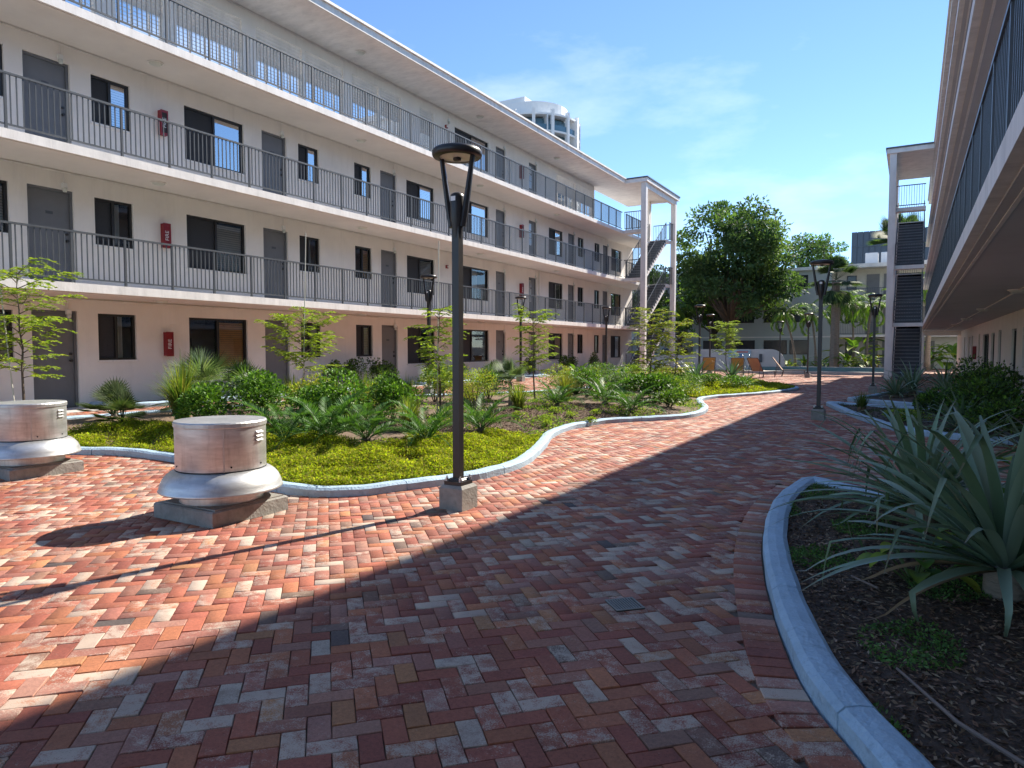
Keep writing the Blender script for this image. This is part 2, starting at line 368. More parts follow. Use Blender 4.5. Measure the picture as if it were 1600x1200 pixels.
keep = (BX > -14.25) & (BX < 2.3) & (BY > -1.5) & (BY < 41.8) & (dep > 0.5) & (np.abs(lat) < dep*0.741+2.5)
for p in BEDS: 
    kk = np.where(keep)[0]; keep[kk] = ~inside(p, BX[kk], BY[kk])
kk = np.where(keep)[0]
for L in (PL1, PL2, PL3): keep[kk] &= dist_poly(L, BX[kk], BY[kk]) > 0.24
BX, BY, BA, dep, lat = BX[keep], BY[keep], BA[keep], dep[keep], lat[keep]
# soldier course along the right-hand planters
def course(line, off, z):
    seg = np.linalg.norm(np.diff(line, axis=0), axis=1); cum = np.concatenate([[0], np.cumsum(seg)]); out = []
    for s_ in np.arange(0.05, cum[-1]-0.03, 0.0945):
        i = min(np.searchsorted(cum, s_)-1, len(seg)-1); i = max(i, 0); t = (s_-cum[i])/seg[i]
        p = line[i]*(1-t)+line[i+1]*t; d = (line[i+1]-line[i])/seg[i]; nn = np.array([-d[1], d[0]])
        out.append((p[0]+nn[0]*off, p[1]+nn[1]*off, math.atan2(nn[1], nn[0])))
    return np.array(out)
border = np.vstack([course(PL1[:49], 0.185, 0), course(PL2[:31], 0.185, 0)])
nb = len(border); n0 = len(BX)
BX = np.concatenate([BX, border[:,0]]); BY = np.concatenate([BY, border[:,1]]); BA = np.concatenate([BA, border[:,2]])
dep = -s30*BX+c30*BY; lat = c30*BX+s30*BY
lift = np.concatenate([np.zeros(n0), np.full(nb, 0.005)])
N = len(BX); ci = rng.choice(len(PAL), N, p=PW)
col = PAL[ci]*rng.uniform(0.85, 1.15, (N,1))*rng.uniform(0.96, 1.04, (N,3)); wear = np.clip(rng.beta(1.6, 2.7, N), 0, 1)
wear[ci == 9] *= 0.3; wear[ci == 8] = np.maximum(wear[ci == 8], 0.6)
bzj = rng.normal(0, 0.0016, N)+lift
yaw = BA+rng.normal(0, 0.008, N); tx = rng.normal(0, 0.008, N); ty = rng.normal(0, 0.008, N)
paving = tag(empty('brick_paving'), kind='structure')
inview = (np.abs(lat) < dep*0.735) & (dep > 2.1)
order = np.argsort(np.where(inview, dep, 1e9)); near = order[:300]; rest = order[300:]
def brick_mesh(seed):
    r = random.Random(seed); b = 0.003; hx, hy = 0.0908, 0.0446; V = []
    for z, i in ((-0.03, 0), (-b, 0), (0, b)):
        for x, y in ((-1,-1),(0,-1),(1,-1),(1,1),(0,1),(-1,1)):
            V.append((x*(hx-i)+r.uniform(-.0012,.0012), y*(hy-i)+r.uniform(-.0012,.0012), z))
    F = [(12,13,14,15,16,17)]
    for k in (0, 6):
        for i in range(6): F.append((k+i, k+(i+1)%6, k+6+(i+1)%6, k+6+i))
    me = bpy.data.meshes.new('brick'); me.from_pydata(V, [], F); me.materials.append(BRICKO); return me
BM = [brick_mesh(i) for i in range(8)]
for i in near:
    o = bpy.data.objects.new('brick', BM[i % 8]); C.objects.link(o); o.parent = paving
    o.location = (BX[i], BY[i], gzf(BX[i])+bzj[i]); o.rotation_euler = (tx[i], ty[i], yaw[i]); o.color = (*col[i], wear[i])
hx, hy, b = 0.0908, 0.0446, 0.003
T = np.array([(sx*(hx-i), sy*(hy-i), z) for z, i in ((-0.02,0),(-b,0),(0,b)) for sx, sy in ((-1,-1),(1,-1),(1,1),(-1,1))])
n_ = len(rest); ca, sa = np.cos(yaw[rest])[:,None], np.sin(yaw[rest])[:,None]
VX = BX[rest][:,None]+T[:,0]*ca-T[:,1]*sa; VY = BY[rest][:,None]+T[:,0]*sa+T[:,1]*ca
VZ = gz(VX, VY)+T[:,2]+bzj[rest][:,None]+T[:,0]*ty[rest][:,None]*-1+T[:,1]*tx[rest][:,None]
f1 = np.array([(8,9,10,11)]+[(k+i, k+(i+1)%4, k+4+(i+1)%4, k+4+i) for k in (0,4) for i in range(4)])
F = (f1[None]+12*np.arange(n_)[:,None,None]).reshape(-1,4); cc = np.repeat(np.hstack([col, wear[:,None]])[rest], 9, axis=0)
tag(link('brick_field', fast_mesh('brick_field', np.stack([VX,VY,VZ],2), F, BRICKF, cc), parent=paving), kind='stuff')

# drain grate
g_ = empty('drain_grate', (-1.37, 3.65, 0.004), R(45)); tag(g_, 'small square dark drain grate set among the bricks', 'drain')
MB().box(-.085,.085,-.085,.085,-.004,0.001).build('pit', DARKHOLE, g_)
m_ = MB()
for a in (-.085, .075): m_.box(a, a+.01, -.085, .085, .001, .006); m_.box(-.075, .075, a, a+.01, .001, .006)
m_.build('grate_frame', CONCRETE, g_)
for k in range(9): MB().box(-.068+k*.0155, -.060+k*.0155, -.075, .075, .001, .005).build('slat', CONCRETE, g_)

# ------------------------------------------------------------------ left-hand apartment building
WX, EX = -15.41, -13.92
ZS = [0.2, 2.715, 5.335, 7.955]; ZT = 10.40         # floor levels, underside of roof
TH = 0.17; Y0, Y1 = 1.0, 41.9
lb = tag(empty('apartment_building', (WX, Y0, 0.2)), 'long white four-storey apartment building with open walkways, left of the courtyard', 'building')
lb.location = (0, 0, 0)
def wall_boxes(mb, x0, x1, y0, y1, z0, z1, ops):
    ops = sorted(ops); y = y0
    for a, b_, za, zb in ops:
        if a > y: mb.box(x0, x1, y, a, z0, z1)
        if za > z0: mb.box(x0, x1, a, b_, z0, za)
        if zb < z1: mb.box(x0, x1, a, b_, zb, z1)
        y = b_
    if y < y1: mb.box(x0, x1, y, y1, z0, z1)
DOORS = [(7.28,8.17),(13.11,13.97),(17.95,18.78),(25.32,26.13),(28.24,29.02),(32.46,33.25),(37.09,37.87)]
WINS = [(5.7,6.95),(8.6,9.46),(14.4,15.2),(16.71,17.5),(33.65,34.4),(35.88,36.62)]
BIGS = [(10.8,12.53),(19.32,20.95),(22.29,24.75),(30.27,31.85),(38.36,40.0)]
LOUV = [(6.4,8.75),(9.19,10.32),(10.66,12.53),(12.98,14.6),(14.72,16.28),(16.65,17.9),(18.0,19.07),(20.1,20.95),(31.1,33.3),(33.4,35.7)]
def window(parent, X, ya, yb, za, zb, style, face=1, far=False):
    """Sliding window in a wall facing +X (face=1) or -X (face=-1); X is the outer wall face."""
    w = empty('window', (X, (ya+yb)/2, za), parent=parent)
    W = yb-ya; Hh = zb-za; t = 0.05
    def bx(mb, a, b_, y0, y1, z0, z1):
        x0, x1 = (a, b_) if face == 1 else (-b_, -a); mb.box(x0, x1, y0, y1, z0, z1); return mb
    m = MB(); d0, d1 = -0.13, -0.055
    bx(m, d0, d1, -W/2, -W/2+t, 0, Hh); bx(m, d0, d1, W/2-t, W/2, 0, Hh)
    bx(m, d0, d1, -W/2+t, W/2-t, 0, t); bx(m, d0, d1, -W/2+t, W/2-t, Hh-t, Hh)
    bx(m, d0+.005, d1-.005, -0.03, 0.03, t, Hh-t)
    m.build('frame', BRONZE, w)
    m = MB(); bx(m, -.05, .025, -W/2-.03, W/2+.03, -.045, 0); m.build('sill', FASCIA, w)
    def pq(y0, y1):
        q = MB(); xx = -.1*face; q.v = [(xx,y0,t),(xx,y1,t),(xx,y1,Hh-t),(xx,y0,Hh-t)]; q.f = [(0,1,2,3) if face == 1 else (3,2,1,0)]; return q
    m = pq(-W/2+t, -.03); m.build('insect_screen' if style != 'wood' else 'pane', SCREEN if style != 'wood' else GLASS, w)
    m = pq(.03, W/2-t); m.build('pane', MIRROR if style in ('sky', 'skyblind') else GLASS, w)
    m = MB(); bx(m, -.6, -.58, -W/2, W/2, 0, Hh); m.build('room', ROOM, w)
    if style in ('blind', 'wood', 'skyblind'):
        m = MB(); n = int((Hh-2*t)/0.055)
        for k in range(n):
            z = t+0.03+k*0.055; x0, x1 = -.150, -.135
            if face == -1: x0, x1 = -x1, -x0
            b = len(m.v); ya_, yb_ = (0.03, W/2-t) if style != 'blind' or W > 1.2 else (-W/2+t, W/2-t)
            m.v += [(x0,ya_,z+.026),(x1,ya_,z-.024),(x1,yb_,z-.024),(x0,yb_,z+.026)]; m.f.append((b,b+1,b+2,b+3))
        m.build('blind', WOODBLIND if style == 'wood' else BLIND, w)
    if style == 'curtain':
        m = MB()
        for (a, b_) in ((-W/2+t, -W/2+.2), (0.05, W*.26)):
            n = 10; q = len(m.v)
            for k in range(n+1):
                yy = a+(b_-a)*k/n; xx = (-.2+.02*math.sin(k*2.4))*face
                m.v += [(xx, yy, t), (xx, yy, Hh-t)]
            m.f += [(q+2*k, q+2*k+2, q+2*k+3, q+2*k+1) for k in range(n)]
        m.build('curtain', CURTAIN, w)
    return w
def door(parent, X, ya, yb, z0, h=2.05, face=1, glazed=False):
    d = empty('door', (X, (ya+yb)/2, z0), parent=parent); W = yb-ya
    def bx(mb, a, b_, y0, y1, zz0, zz1):
        x0, x1 = (a, b_) if face == 1 else (-b_, -a); mb.box(x0, x1, y0, y1, zz0, zz1); return mb
    m = MB(); bx(m, -.14, -.055, -W/2, -W/2+.05, 0, h); bx(m, -.14, -.055, W/2-.05, W/2, 0, h); bx(m, -.14, -.055, -W/2+.05, W/2-.05, h-.05, h)
    m.build('frame', GREYDOOR, d)
    m = MB(); bx(m, -.13, -.09, -W/2+.053, W/2-.053, .01, h-.053); m.build('leaf', GREYDOOR, d)
    m = MB(); bx(m, -.09, -.086, -.07, .07, 1.52, 1.58); m.build('number_plate', RAIL, d)
    m = MB(); s_ = 1 if face == 1 else -1
    m.tube([(-.088*s_, W/2-.12, 1.0), (-.03*s_, W/2-.12, 1.0)], .028, 10); m.build('handle', BRONZE, d)
    MB().tube([(-.088*s_, W/2-.12, 1.14), (-.055*s_, W/2-.12, 1.14)], .026, 10).build('deadbolt', BRONZE, d)
    if glazed:
        for k in range(3):
            m = MB(); xx = -.084*s_; z_ = .95+k*.34; m.v = [(xx,-.22,z_),(xx,-.02,z_),(xx,-.02,z_+.27),(xx,-.22,z_+.27)]; m.f = [(0,1,2,3) if face == 1 else (3,2,1,0)]; m.build('pane', GLASS, d)
            m = MB(); bx(m, -.0895, -.0875, -.24, 0.0, .93+k*.34, 1.24+k*.34); m.build('pane_trim', WHITE, d)
    return d
for fl in range(4):
    z0 = ZS[fl]; z1 = (ZS[fl+1]-TH) if fl < 3 else ZT
    dh = 2.05; wt = z0+2.02; wb = z0+0.98
    ops = []; dd = []; ww = []
    if fl < 3:
        dd = DOORS; ww = [(a, b, wb+.02, wt) for a, b in WINS]+[(a, b, z0+.72, wt) for a, b in BIGS]
    else:
        dd = [(25.32,26.13),(28.24,29.02)]; ww = [(22.29,24.75,z0+.8,wt)]
    ops = [(a, b, z0, z0+dh) for a, b in dd]+ww
    if fl == 3: ops += [(a, b, z0+.55, z0+2.1) for a, b in LOUV]
    m = MB(); wall_boxes(m, WX-.2, WX, Y0, 35.8 if fl == 3 else Y1, z0, z1, ops); m.build('wall', STUCCO, lb)
    for k, (a, b) in enumerate(dd): door(lb, WX, a, b, z0, dh, 1, glazed=(abs(a-28.24) < .1))
    for k, (a, b, za, zb) in enumerate(ww):
        st = 'sky' if fl >= 2 else ('plain', 'curtain', 'blind', 'plain', 'wood', 'curtain', 'blind')[(k*3+fl*2) % 7]
        if fl == 2 and k % 3 == 1: st = 'skyblind'
        if fl == 1 and abs(a-8.6) < .1: st = 'curtain'
        if fl == 0 and abs(a-10.8) < .1: st = 'wood'
        if fl == 0 and a < 6: st = 'blind'
        if fl == 0 and abs(a-8.6) < .1: st = 'curtain'
        window(lb, WX, a, b, za, zb, st)
    if fl == 3:
        for a, b in LOUV:
            lv = empty('louvre_screen', (WX, (a+b)/2, z0+.55), parent=lb); hw = (b-a)/2
            for k in range(17):
                m = MB(); q = .05+k*.090
                za_, zb_ = (q+.032, q-.02) if k < 8 else (q-.03, q+.04)
                m.v += [(-.14,-hw,za_),(-.04,-hw,zb_),(-.04,hw,zb_),(-.14,hw,za_),(-.14,-hw,za_+.014),(-.04,-hw,zb_+.014),(-.04,hw,zb_+.014),(-.14,hw,za_+.014)]
                m.f += [(0,3,2,1),(4,5,6,7),(0,1,5,4),(1,2,6,5),(2,3,7,6),(3,0,4,7)]; m.build('slat', FASCIA, lv)
            m = MB()
            for k in range(int((b-a)/.42)+1): yy = -hw+.02+k*.42; m.box(-.19,-.145,yy,yy+.035,0,1.55)
            m.build('fins', FASCIA, lv)
    # walkway slab below this floor
    if fl > 0:
        m = MB(); m.box(WX-.2, EX, Y0, Y1, z0-TH, z0); m.build('walkway_slab', FASCIA, lb)
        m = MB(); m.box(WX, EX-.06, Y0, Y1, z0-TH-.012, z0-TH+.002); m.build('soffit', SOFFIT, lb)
m = MB(); m.box(-15.75, -13.66, Y0, Y1, ZT, ZT+.2); m.box(-23.5, -15.75, 21.2, 30.8, ZT, ZT+.2); m.build('roof', FASCIA, lb)
m = MB(); m.box(-15.78, -13.60, Y0, Y1, ZT+.2, ZT+.27); m.build('roof_edge', FASCIA, lb)
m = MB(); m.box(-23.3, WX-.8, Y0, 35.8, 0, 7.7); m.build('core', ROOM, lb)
m = MB(); m.box(-23.3, -23.1, 21.5, 30.5, 7.7, ZT); m.box(-23.3, WX-.2, 21.4, 21.5, 7.8, ZT); m.box(-23.3, WX-.2, 30.5, 30.6, 7.8, ZT); m.build('rear_wall', STUCCO, lb)
m = MB(); m.box(-22.8, WX-.2, Y0, Y1, 7.72, 7.955-.004); m.build('rear_slab', SOFFIT, lb)
m = MB()
m.box(-22.8, -22.6, Y0, 21.4, 7.955, 8.6); m.box(-22.8, -22.6, 30.6, Y1, 7.955, 8.6); m.build('parapet', STUCCO, lb)
m = MB(); m.box(-14.35, -14.0, 40.9, 41.3, 7.955, ZT); m.build('end_pillar', STUCCO, lb)
# conduits with lights above the doors
for fl in range(4):
    zc = (ZS[fl+1]-TH if fl < 3 else ZT)-.05
    MB().tube([(WX+.025, Y0, zc), (WX+.025, 35.7, zc)], .014, 6).build('conduit', FASCIA, lb)
words = ['first','second','third','fourth','fifth','sixth','seventh','eighth','ninth','tenth','eleventh','twelfth']
fname = ['ground-floor walkway','second-floor walkway','third-floor walkway','top-floor walkway']
for fl in range(4):
    zc = (ZS[fl+1]-TH if fl < 3 else ZT)
    lst = [a-.18 if False else (a+b)/2+.25 for a, b in (DOORS if fl < 3 else [(21.6,21.6),(25.32,26.13),(28.24,29.02)])]
    for k, y in enumerate(lst):
        e = empty('wall_light', (WX, y, zc-.30)); tag(e, '%s small wall light from the left along the %s of the left building' % (words[k], fname[fl]), 'wall light', 'wall lights over the doors')
        MB().cbox((.035, 0, -.02), .07, .09, .11, bev=.01).build('box', WHITE, e)
        MB().lathe([(.0,-.16),(.035,-.155),(.045,-.12),(.04,-.07),(0,-.07)], (.05,0,0), 12).build('lens', LENS, e, smooth=True)
        MB().tube([(.025,0,.03),(.025,0,.24)], .01, 6).build('conduit_drop', FASCIA, e)
    for k, y in enumerate((9.6, 16.2, 22.9, 29.6)):
        e = empty('ceiling_light', (-14.65, y, zc-.013)); tag(e, '%s round ceiling light from the left over the %s of the left building' % (words[k], fname[fl]), 'ceiling light', 'round ceiling lights of the left building')
        MB().lathe([(0,-.06),(.09,-.055),(.13,-.03),(.14,0)], n=20).build('lens', LENS, e, smooth=True)
        MB().lathe([(.14,-.02),(.165,-.02),(.165,.002)], n=20).build('trim_ring', FASCIA, e)
# downpipe
tag(MB().tube([(WX+.05, 29.2, .2), (WX+.05, 29.2, 5.1)], .035, 8).build('downpipe', FASCIA), 'thin white downpipe on the left building beside the glazed doors', 'pipe')

# fire cabinets
def text_obj(name, body, size, loc, rot, matr, parent=None, ext=0.001):
    cu = bpy.data.curves.new(name, 'FONT'); cu.body = body; cu.size = size; cu.extrude = ext; cu.align_x = 'CENTER'; cu.align_y = 'CENTER'
    o = bpy.data.objects.new(name, cu); C.objects.link(o); dg = bpy.context.evaluated_depsgraph_get()
    me = bpy.data.meshes.new_from_object(o.evaluated_get(dg)); bpy.data.objects.remove(o); bpy.data.curves.remove(cu)
    return link(name, me, matr, parent, loc, rot)
def fire_cab(loc, label, face=1):
    e = empty('fire_extinguisher_cabinet', loc); tag(e, label, 'fire cabinet', 'red fire extinguisher cabinets')
    s_ = face
    MB().box(*sorted((0, .12*s_)), -.085, .085, 0, .56).build('case', RED, e)
    m = MB(); x = .122*s_; x2 = .134*s_
    for (a, b_, c_, d) in ((-.092,.092,-.01,.05),(-.092,.092,.51,.57),(-.092,-.062,.05,.51),(.062,.092,.05,.51)): m.box(*sorted((x, x2)), a, b_, c_, d)
    m.build('door_frame', RED, e)
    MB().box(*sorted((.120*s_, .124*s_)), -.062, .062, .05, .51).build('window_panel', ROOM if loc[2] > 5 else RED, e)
    text_obj('lettering', 'FIRE', .13, (.128*s_, 0, .28), (R(90), R(-90) if s_ == 1 else R(90), R(90*s_)), WHITE, e)
    if loc[2] > 5: MB().tube([(.07*s_,0,.06),(.07*s_,0,.36),(.07*s_,0,.40)], [.045,.045,.02], 10).build('extinguisher', RED, e)
fire_cab((WX, 10.2, ZS[0]+1.08), 'red fire cabinet on the ground-floor wall left of the wood-blind window')
fire_cab((WX, 10.2, ZS[1]+1.12), 'red fire cabinet on the second-floor walkway above the lower left one')
fire_cab((WX, 10.2, ZS[2]+1.12), 'red glass-fronted fire cabinet on the third-floor walkway near the left edge')
fire_cab((WX, 27.45, ZS[1]+1.12), 'red fire cabinet on the second-floor walkway, far one of the left building')
fire_cab((WX, 27.45, ZS[2]+1.12), 'red fire cabinet on the third-floor walkway, far one of the left building')
fire_cab((WX, 27.45, ZS[3]+1.12), 'red fire cabinet on the top-floor walkway between grey door and glazed door')
for fl in range(4):
    e = empty('fire_alarm', (WX, 21.7, ZS[fl]+1.85)); tag(e, 'small red fire alarm between the big windows on the %s' % fname[fl], 'fire alarm', 'red fire alarms of the left building')
    MB().cbox((.03,0,0), .06, .12, .12, bev=.01).build('case', RED, e); MB().cbox((.075,0,0), .03, .06, .06).build('strobe', WHITE, e)

# balcony railings: posts, rails and single pickets
PICK = MB().box(-.009,.009,-.009,.009,0,.86).mesh('picket'); PICK.materials.append(RAIL)
POSTM = MB().box(-.02,.02,-.02,.02,0,.985).mesh('post'); POSTM.materials.append(RAIL)
def railing(label, x, ya, yb, z, bay=1.04, pick=0.104, maxn=300, group='balcony railings'):
    e = empty('balcony_railing', (x, ya, z)); tag(e, label, 'railing', group)
    L = yb-ya
    MB().box(-.025,.025,0,L,.965,1.0).build('top_rail', RAIL, e); MB().box(-.015,.015,0,L,.075,.105).build('bottom_rail', RAIL, e)
    n = int(L/bay)
    for k in range(n+1): link('post', POSTM, None, e, (0, min(k*bay+.02, L-.02), 0))
    k = 0; ys_ = [q*pick for q in range(1, int(L/pick)) if abs((q*pick) % bay) > .03 and abs((q*pick) % bay-bay) > .03]
    for y in ys_[:maxn]: link('picket', PICK, None, e, (0, y, .1))
    if len(ys_) > maxn:
        m = MB()
        for y in ys_[maxn:]: m.box(-.009,.009,y-.009,y+.009,.1,.96)
        tag(m.build('pickets', RAIL, e), kind='stuff')
    return e
RX = EX-.05
railing('charcoal picket railing along the second-floor walkway of the left building', RX, 4.2, 36.3, ZS[1])
railing('charcoal picket railing along the third-floor walkway of the left building', RX, 4.2, 36.3, ZS[2])
railing('charcoal picket railing along the top-floor walkway of the left building', RX, 4.2, 36.3, ZS[3])

# ------------------------------------------------------------------ stair towers
def stair_tower(name, label, xa, xb, ya, yb, levels, zroof, side, roofx):
    """xa..xb across, ya..yb deep, post line on the courtyard side."""
    t = tag(empty(name, (0, 0, 0)), label, 'staircase'); px = xb-.14 if side == 1 else xa+.14
    for y in (ya+.14, yb-.14): MB().box(px-.14, px+.14, y-.14, y+.14, levels[0], zroof).build('post', FASCIA, t)
    rf = MB().box(roofx[0], roofx[1], ya-.1, yb+.25, zroof, zroof+.2).build('roof', FASCIA, t)
    MB().box(roofx[0]-.04, roofx[1]+.04, ya-.14, yb+.29, zroof+.2, zroof+.27).build('roof_edge', RAIL, rf)
    MB().box(px-.1, px+.1, ya+.28, yb-.28, zroof-.28, zroof).build('beam', FASCIA, t)
    x0, x1 = (xa, xb-.3) if side == 1 else (xa+.3, xb)
    fy0, fy1 = ya+.75, yb-1.05
    for li, z in enumerate(levels):
        if li > 0:
            MB().box(xa, xb-.28 if side == 1 else xb, ya+.28, fy0, z-.17, z).build('landing', FASCIA, t) if side == 1 else MB().box(xa+.28, xb, ya+.28, fy0, z-.17, z).build('landing', FASCIA, t)
            MB().box(xa if side == 1 else xa+.28, xb-.28 if side == 1 else xb, fy1, yb-.28, z-.17, z).build('landing', FASCIA, t)
        if li == len(levels)-1: break
        rise = levels[li+1]-z; n = 15; dz = rise/n; dy = (fy1-fy0)/(n-1)
        fl_ = empty('flight', (0, fy0, z), parent=t)
        for k in range(n-1):
            MB().box(x0+.04, x1-.04, k*dy, k*dy+dy+.03, (k+1)*dz-.05, (k+1)*dz).build('tread', TREAD, fl_)
        m = MB()
        for k in range(n): m.box(x0+.05, x1-.05, k*dy, k*dy+.02, k*dz+(.0 if k else 0), (k+1)*dz-.052)
        m.build('risers', STAIR, fl_)
        for sx in (x0, x1-.05):
            m = MB(); b = 0
            for k in range(n-1):
                y_, zz = k*dy, (k+1)*dz-.06; q = len(m.v)
                lo0, lo1 = k*dz-.14, (k+1)*dz-.14
                for xx in (sx, sx+.05): m.v += [(xx,y_,max(lo0,-.17)),(xx,y_+dy,lo1),(xx,y_+dy,zz),(xx,y_,zz)]
                m.f += [(q,q+3,q+2,q+1),(q+4,q+5,q+6,q+7),(q,q+1,q+5,q+4),(q+3,q+7,q+6,q+2),(q,q+4,q+7,q+3),(q+1,q+2,q+6,q+5)]
            m.build('stringer', FASCIA, fl_)
        m = MB(); m.v = [(x0+.05,0,-.16),(x1-.05,0,-.16),(x1-.05,fy1-fy0,rise-.16),(x0+.05,fy1-fy0,rise-.16)]; m.f = [(0,1,2,3)]; m.build('soffit', STAIR, fl_)
        for sx in (x0+.02, x1-.02):
            rl = empty('handrail', (sx, 0, 0), parent=fl_)
            L = fy1-fy0; m = MB(); m.tube([(0,0,1.0),(0,L,rise+1.0)], .022, 6); m.tube([(0,0,.16),(0,L,rise+.16)], .014, 4)
            for k in range(5): y_ = L*k/4; zz = rise*k/4; m.bar((0,y_,zz),(0,y_,zz+1.0), .022)
            for k in range(1, 36): y_ = L*k/36; zz = rise*k/36; m.bar((0,y_,zz+.16),(0,y_,zz+.98), .009)
            ob = m.build('handrail', RAIL, fl_); ob.location = (sx, 0, 0); bpy.data.objects.remove(rl)
    # guard rails at both ends of each landing
    for li, z in enumerate(levels[1:]):
        for yy in (ya+.32, yb-.32):
            a, b_ = (xa+.02, xb-.3) if side == 1 else (xa+.3, xb-.02)
            m = MB(); m.box(a, b_, yy-.02, yy+.02, z+.97, z+1.01); m.box(a, b_, yy-.012, yy+.012, z+.08, z+.11)
            for k in range(int((b_-a)/.1)+1): m.box(a+k*.1, a+k*.1+.018, yy-.009, yy+.009, z+.1, z+.97)
            m.build('guard_rail', RAIL, t)
        xx = px-.0; m = MB(); m.box(xx-.02, xx+.02, yb-1.0, yb-.3, z+.97, z+1.01)
        for k in range(7): m.box(xx-.009, xx+.009, yb-1.0+k*.11, yb-.982+k*.11, z, z+.97)
        m.build('guard_rail', RAIL, t)
    return t
stair_tower('stair_tower', 'open white stair tower with charcoal flights at the far end of the left building', EX+.02, -12.54, 36.1, 41.7, [.2]+ZS[1:], ZT, 1, (-13.66, -12.45))
railing('short charcoal railing beside the far stair flights on the second floor, left building', RX, 36.9, 40.6, ZS[1], group='short railings by the stairs')
railing('short charcoal railing beside the far stair flights on the third floor, left building', RX, 36.9, 40.6, ZS[2], group='short railings by the stairs')
railing('short charcoal railing beside the far stair flights on the top floor, left building', RX, 36.9, 40.6, ZS[3], group='short railings by the stairs')

# ------------------------------------------------------------------ right-hand building (overhead walkways)
rb = tag(empty('apartment_building', (0, 0, 0)), 'white apartment building with overhead walkways along the right edge, close to the camera', 'building')
RZ = [0.0, 2.64, 5.27, 7.89]; RT = 10.31; REDGE = [None, 0.42, 0.486, 0.587]; RWX = 2.4; RY0, RY1 = -14.0, 50.0
for fl in (1, 2, 3):
    z = RZ[fl]; x = REDGE[fl]
    MB().box(x, 9.0, RY0, RY1, z-.17, z).build('walkway_slab', FASCIA, rb)
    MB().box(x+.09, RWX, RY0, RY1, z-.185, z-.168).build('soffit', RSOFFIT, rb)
    MB().box(x+.16, x+.19, RY0, RY1, z-.195, z-.184).build('drip_strip', FASCIA, rb)
MB().box(.673, 9.0, RY0, RY1, RT, RT+.2).build('roof', FASCIA, rb)
MB().box(.62, 9.0, RY0, RY1, RT+.2, RT+.27).build('roof_edge', FASCIA, rb)
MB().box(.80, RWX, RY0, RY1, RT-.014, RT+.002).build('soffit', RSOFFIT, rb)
RDOORS = [(11.6,12.45),(17.1,17.95),(26.2,27.05),(33.9,34.7),(37.6,38.4),(42.9,43.7)]
RWIN = [(4.6,6.3,.85,2.0),(8.6,9.5,1.0,2.0),(14.0,15.4,.85,2.0),(20.6,21.4,1.0,2.0),(22.6,23.6,.85,2.0),(28.2,29.3,.75,2.0),(30.2,32.6,.75,2.0),(39.6,40.4,1.0,2.0)]
m = MB(); wall_boxes(m, RWX, RWX+.2, RY0, RY1, 0, RZ[1]-.17, [(a, b, 0, 2.05) for a, b in RDOORS]+RWIN); m.build('wall', STUCCO, rb)
for fl in (1, 2, 3):
    MB().box(RWX, RWX+.2, RY0, RY1, RZ[fl], (RZ[fl+1]-.17) if fl < 3 else RT).build('wall', STUCCO, rb)
MB().box(RWX+.9, 9.0, RY0, RY1, 0, RT-.05).build('core', ROOM, rb)
MB().box(RWX, 9.0, RY1, RY1+.2, 0, RT).build('end_wall', STUCCO, rb)
for a, b in RDOORS: door(rb, RWX, a, b, 0, 2.05, -1)
for k, (a, b, za, zb) in enumerate(RWIN): window(rb, RWX, a, b, za, zb, ('plain', 'blind', 'curtain')[k % 3], -1)
MB().box(.42, .62, 46.5, 47.0, 0, RZ[1]-.17).build('column', STUCCO, rb)
MB().box(.62, 2.39, 46.6, 46.9, 2.2, RZ[1]-.18).build('beam', STUCCO, rb)
MB().tube([(1.55, -5, 2.44), (1.55, 46, 2.44)], .014, 6).build('conduit', FASCIA, rb)
for k, y in enumerate((8.0, 14.5, 21.0, 27.5, 34.0)):
    e = empty('ceiling_light', (1.55, y, 2.455)); tag(e, '%s round ceiling light under the right building walkway, counting from the camera' % words[k], 'ceiling light', 'round ceiling lights under the right walkway')
    MB().lathe([(0,-.07),(.09,-.065),(.13,-.035),(.14,0)], n=20).build('lens', LENS, e, smooth=True)
    MB().lathe([(.14,-.02),(.165,-.02),(.165,.002)], n=20).build('trim_ring', FASCIA, e)
fire_cab((RWX, 35.6, 1.0), 'red fire cabinet on the wall of the right building', -1)
railing('blue-grey picket railing of the lowest walkway overhead on the right', .50, 1.2, 36.3, RZ[1], group='railings of the right building')
railing('set-back railing of the middle walkway on the right building', .68, 1.2, 36.3, RZ[2], maxn=120, group='railings of the right building')
railing('set-back railing of the top walkway on the right building', .80, 1.2, 36.3, RZ[3], maxn=120, group='railings of the right building')
stair_tower('stair_tower', 'open white stair tower with charcoal risers in front of the right building', -1.08, .40, 36.3, 41.9, RZ, RT, -1, (-1.2, .66))

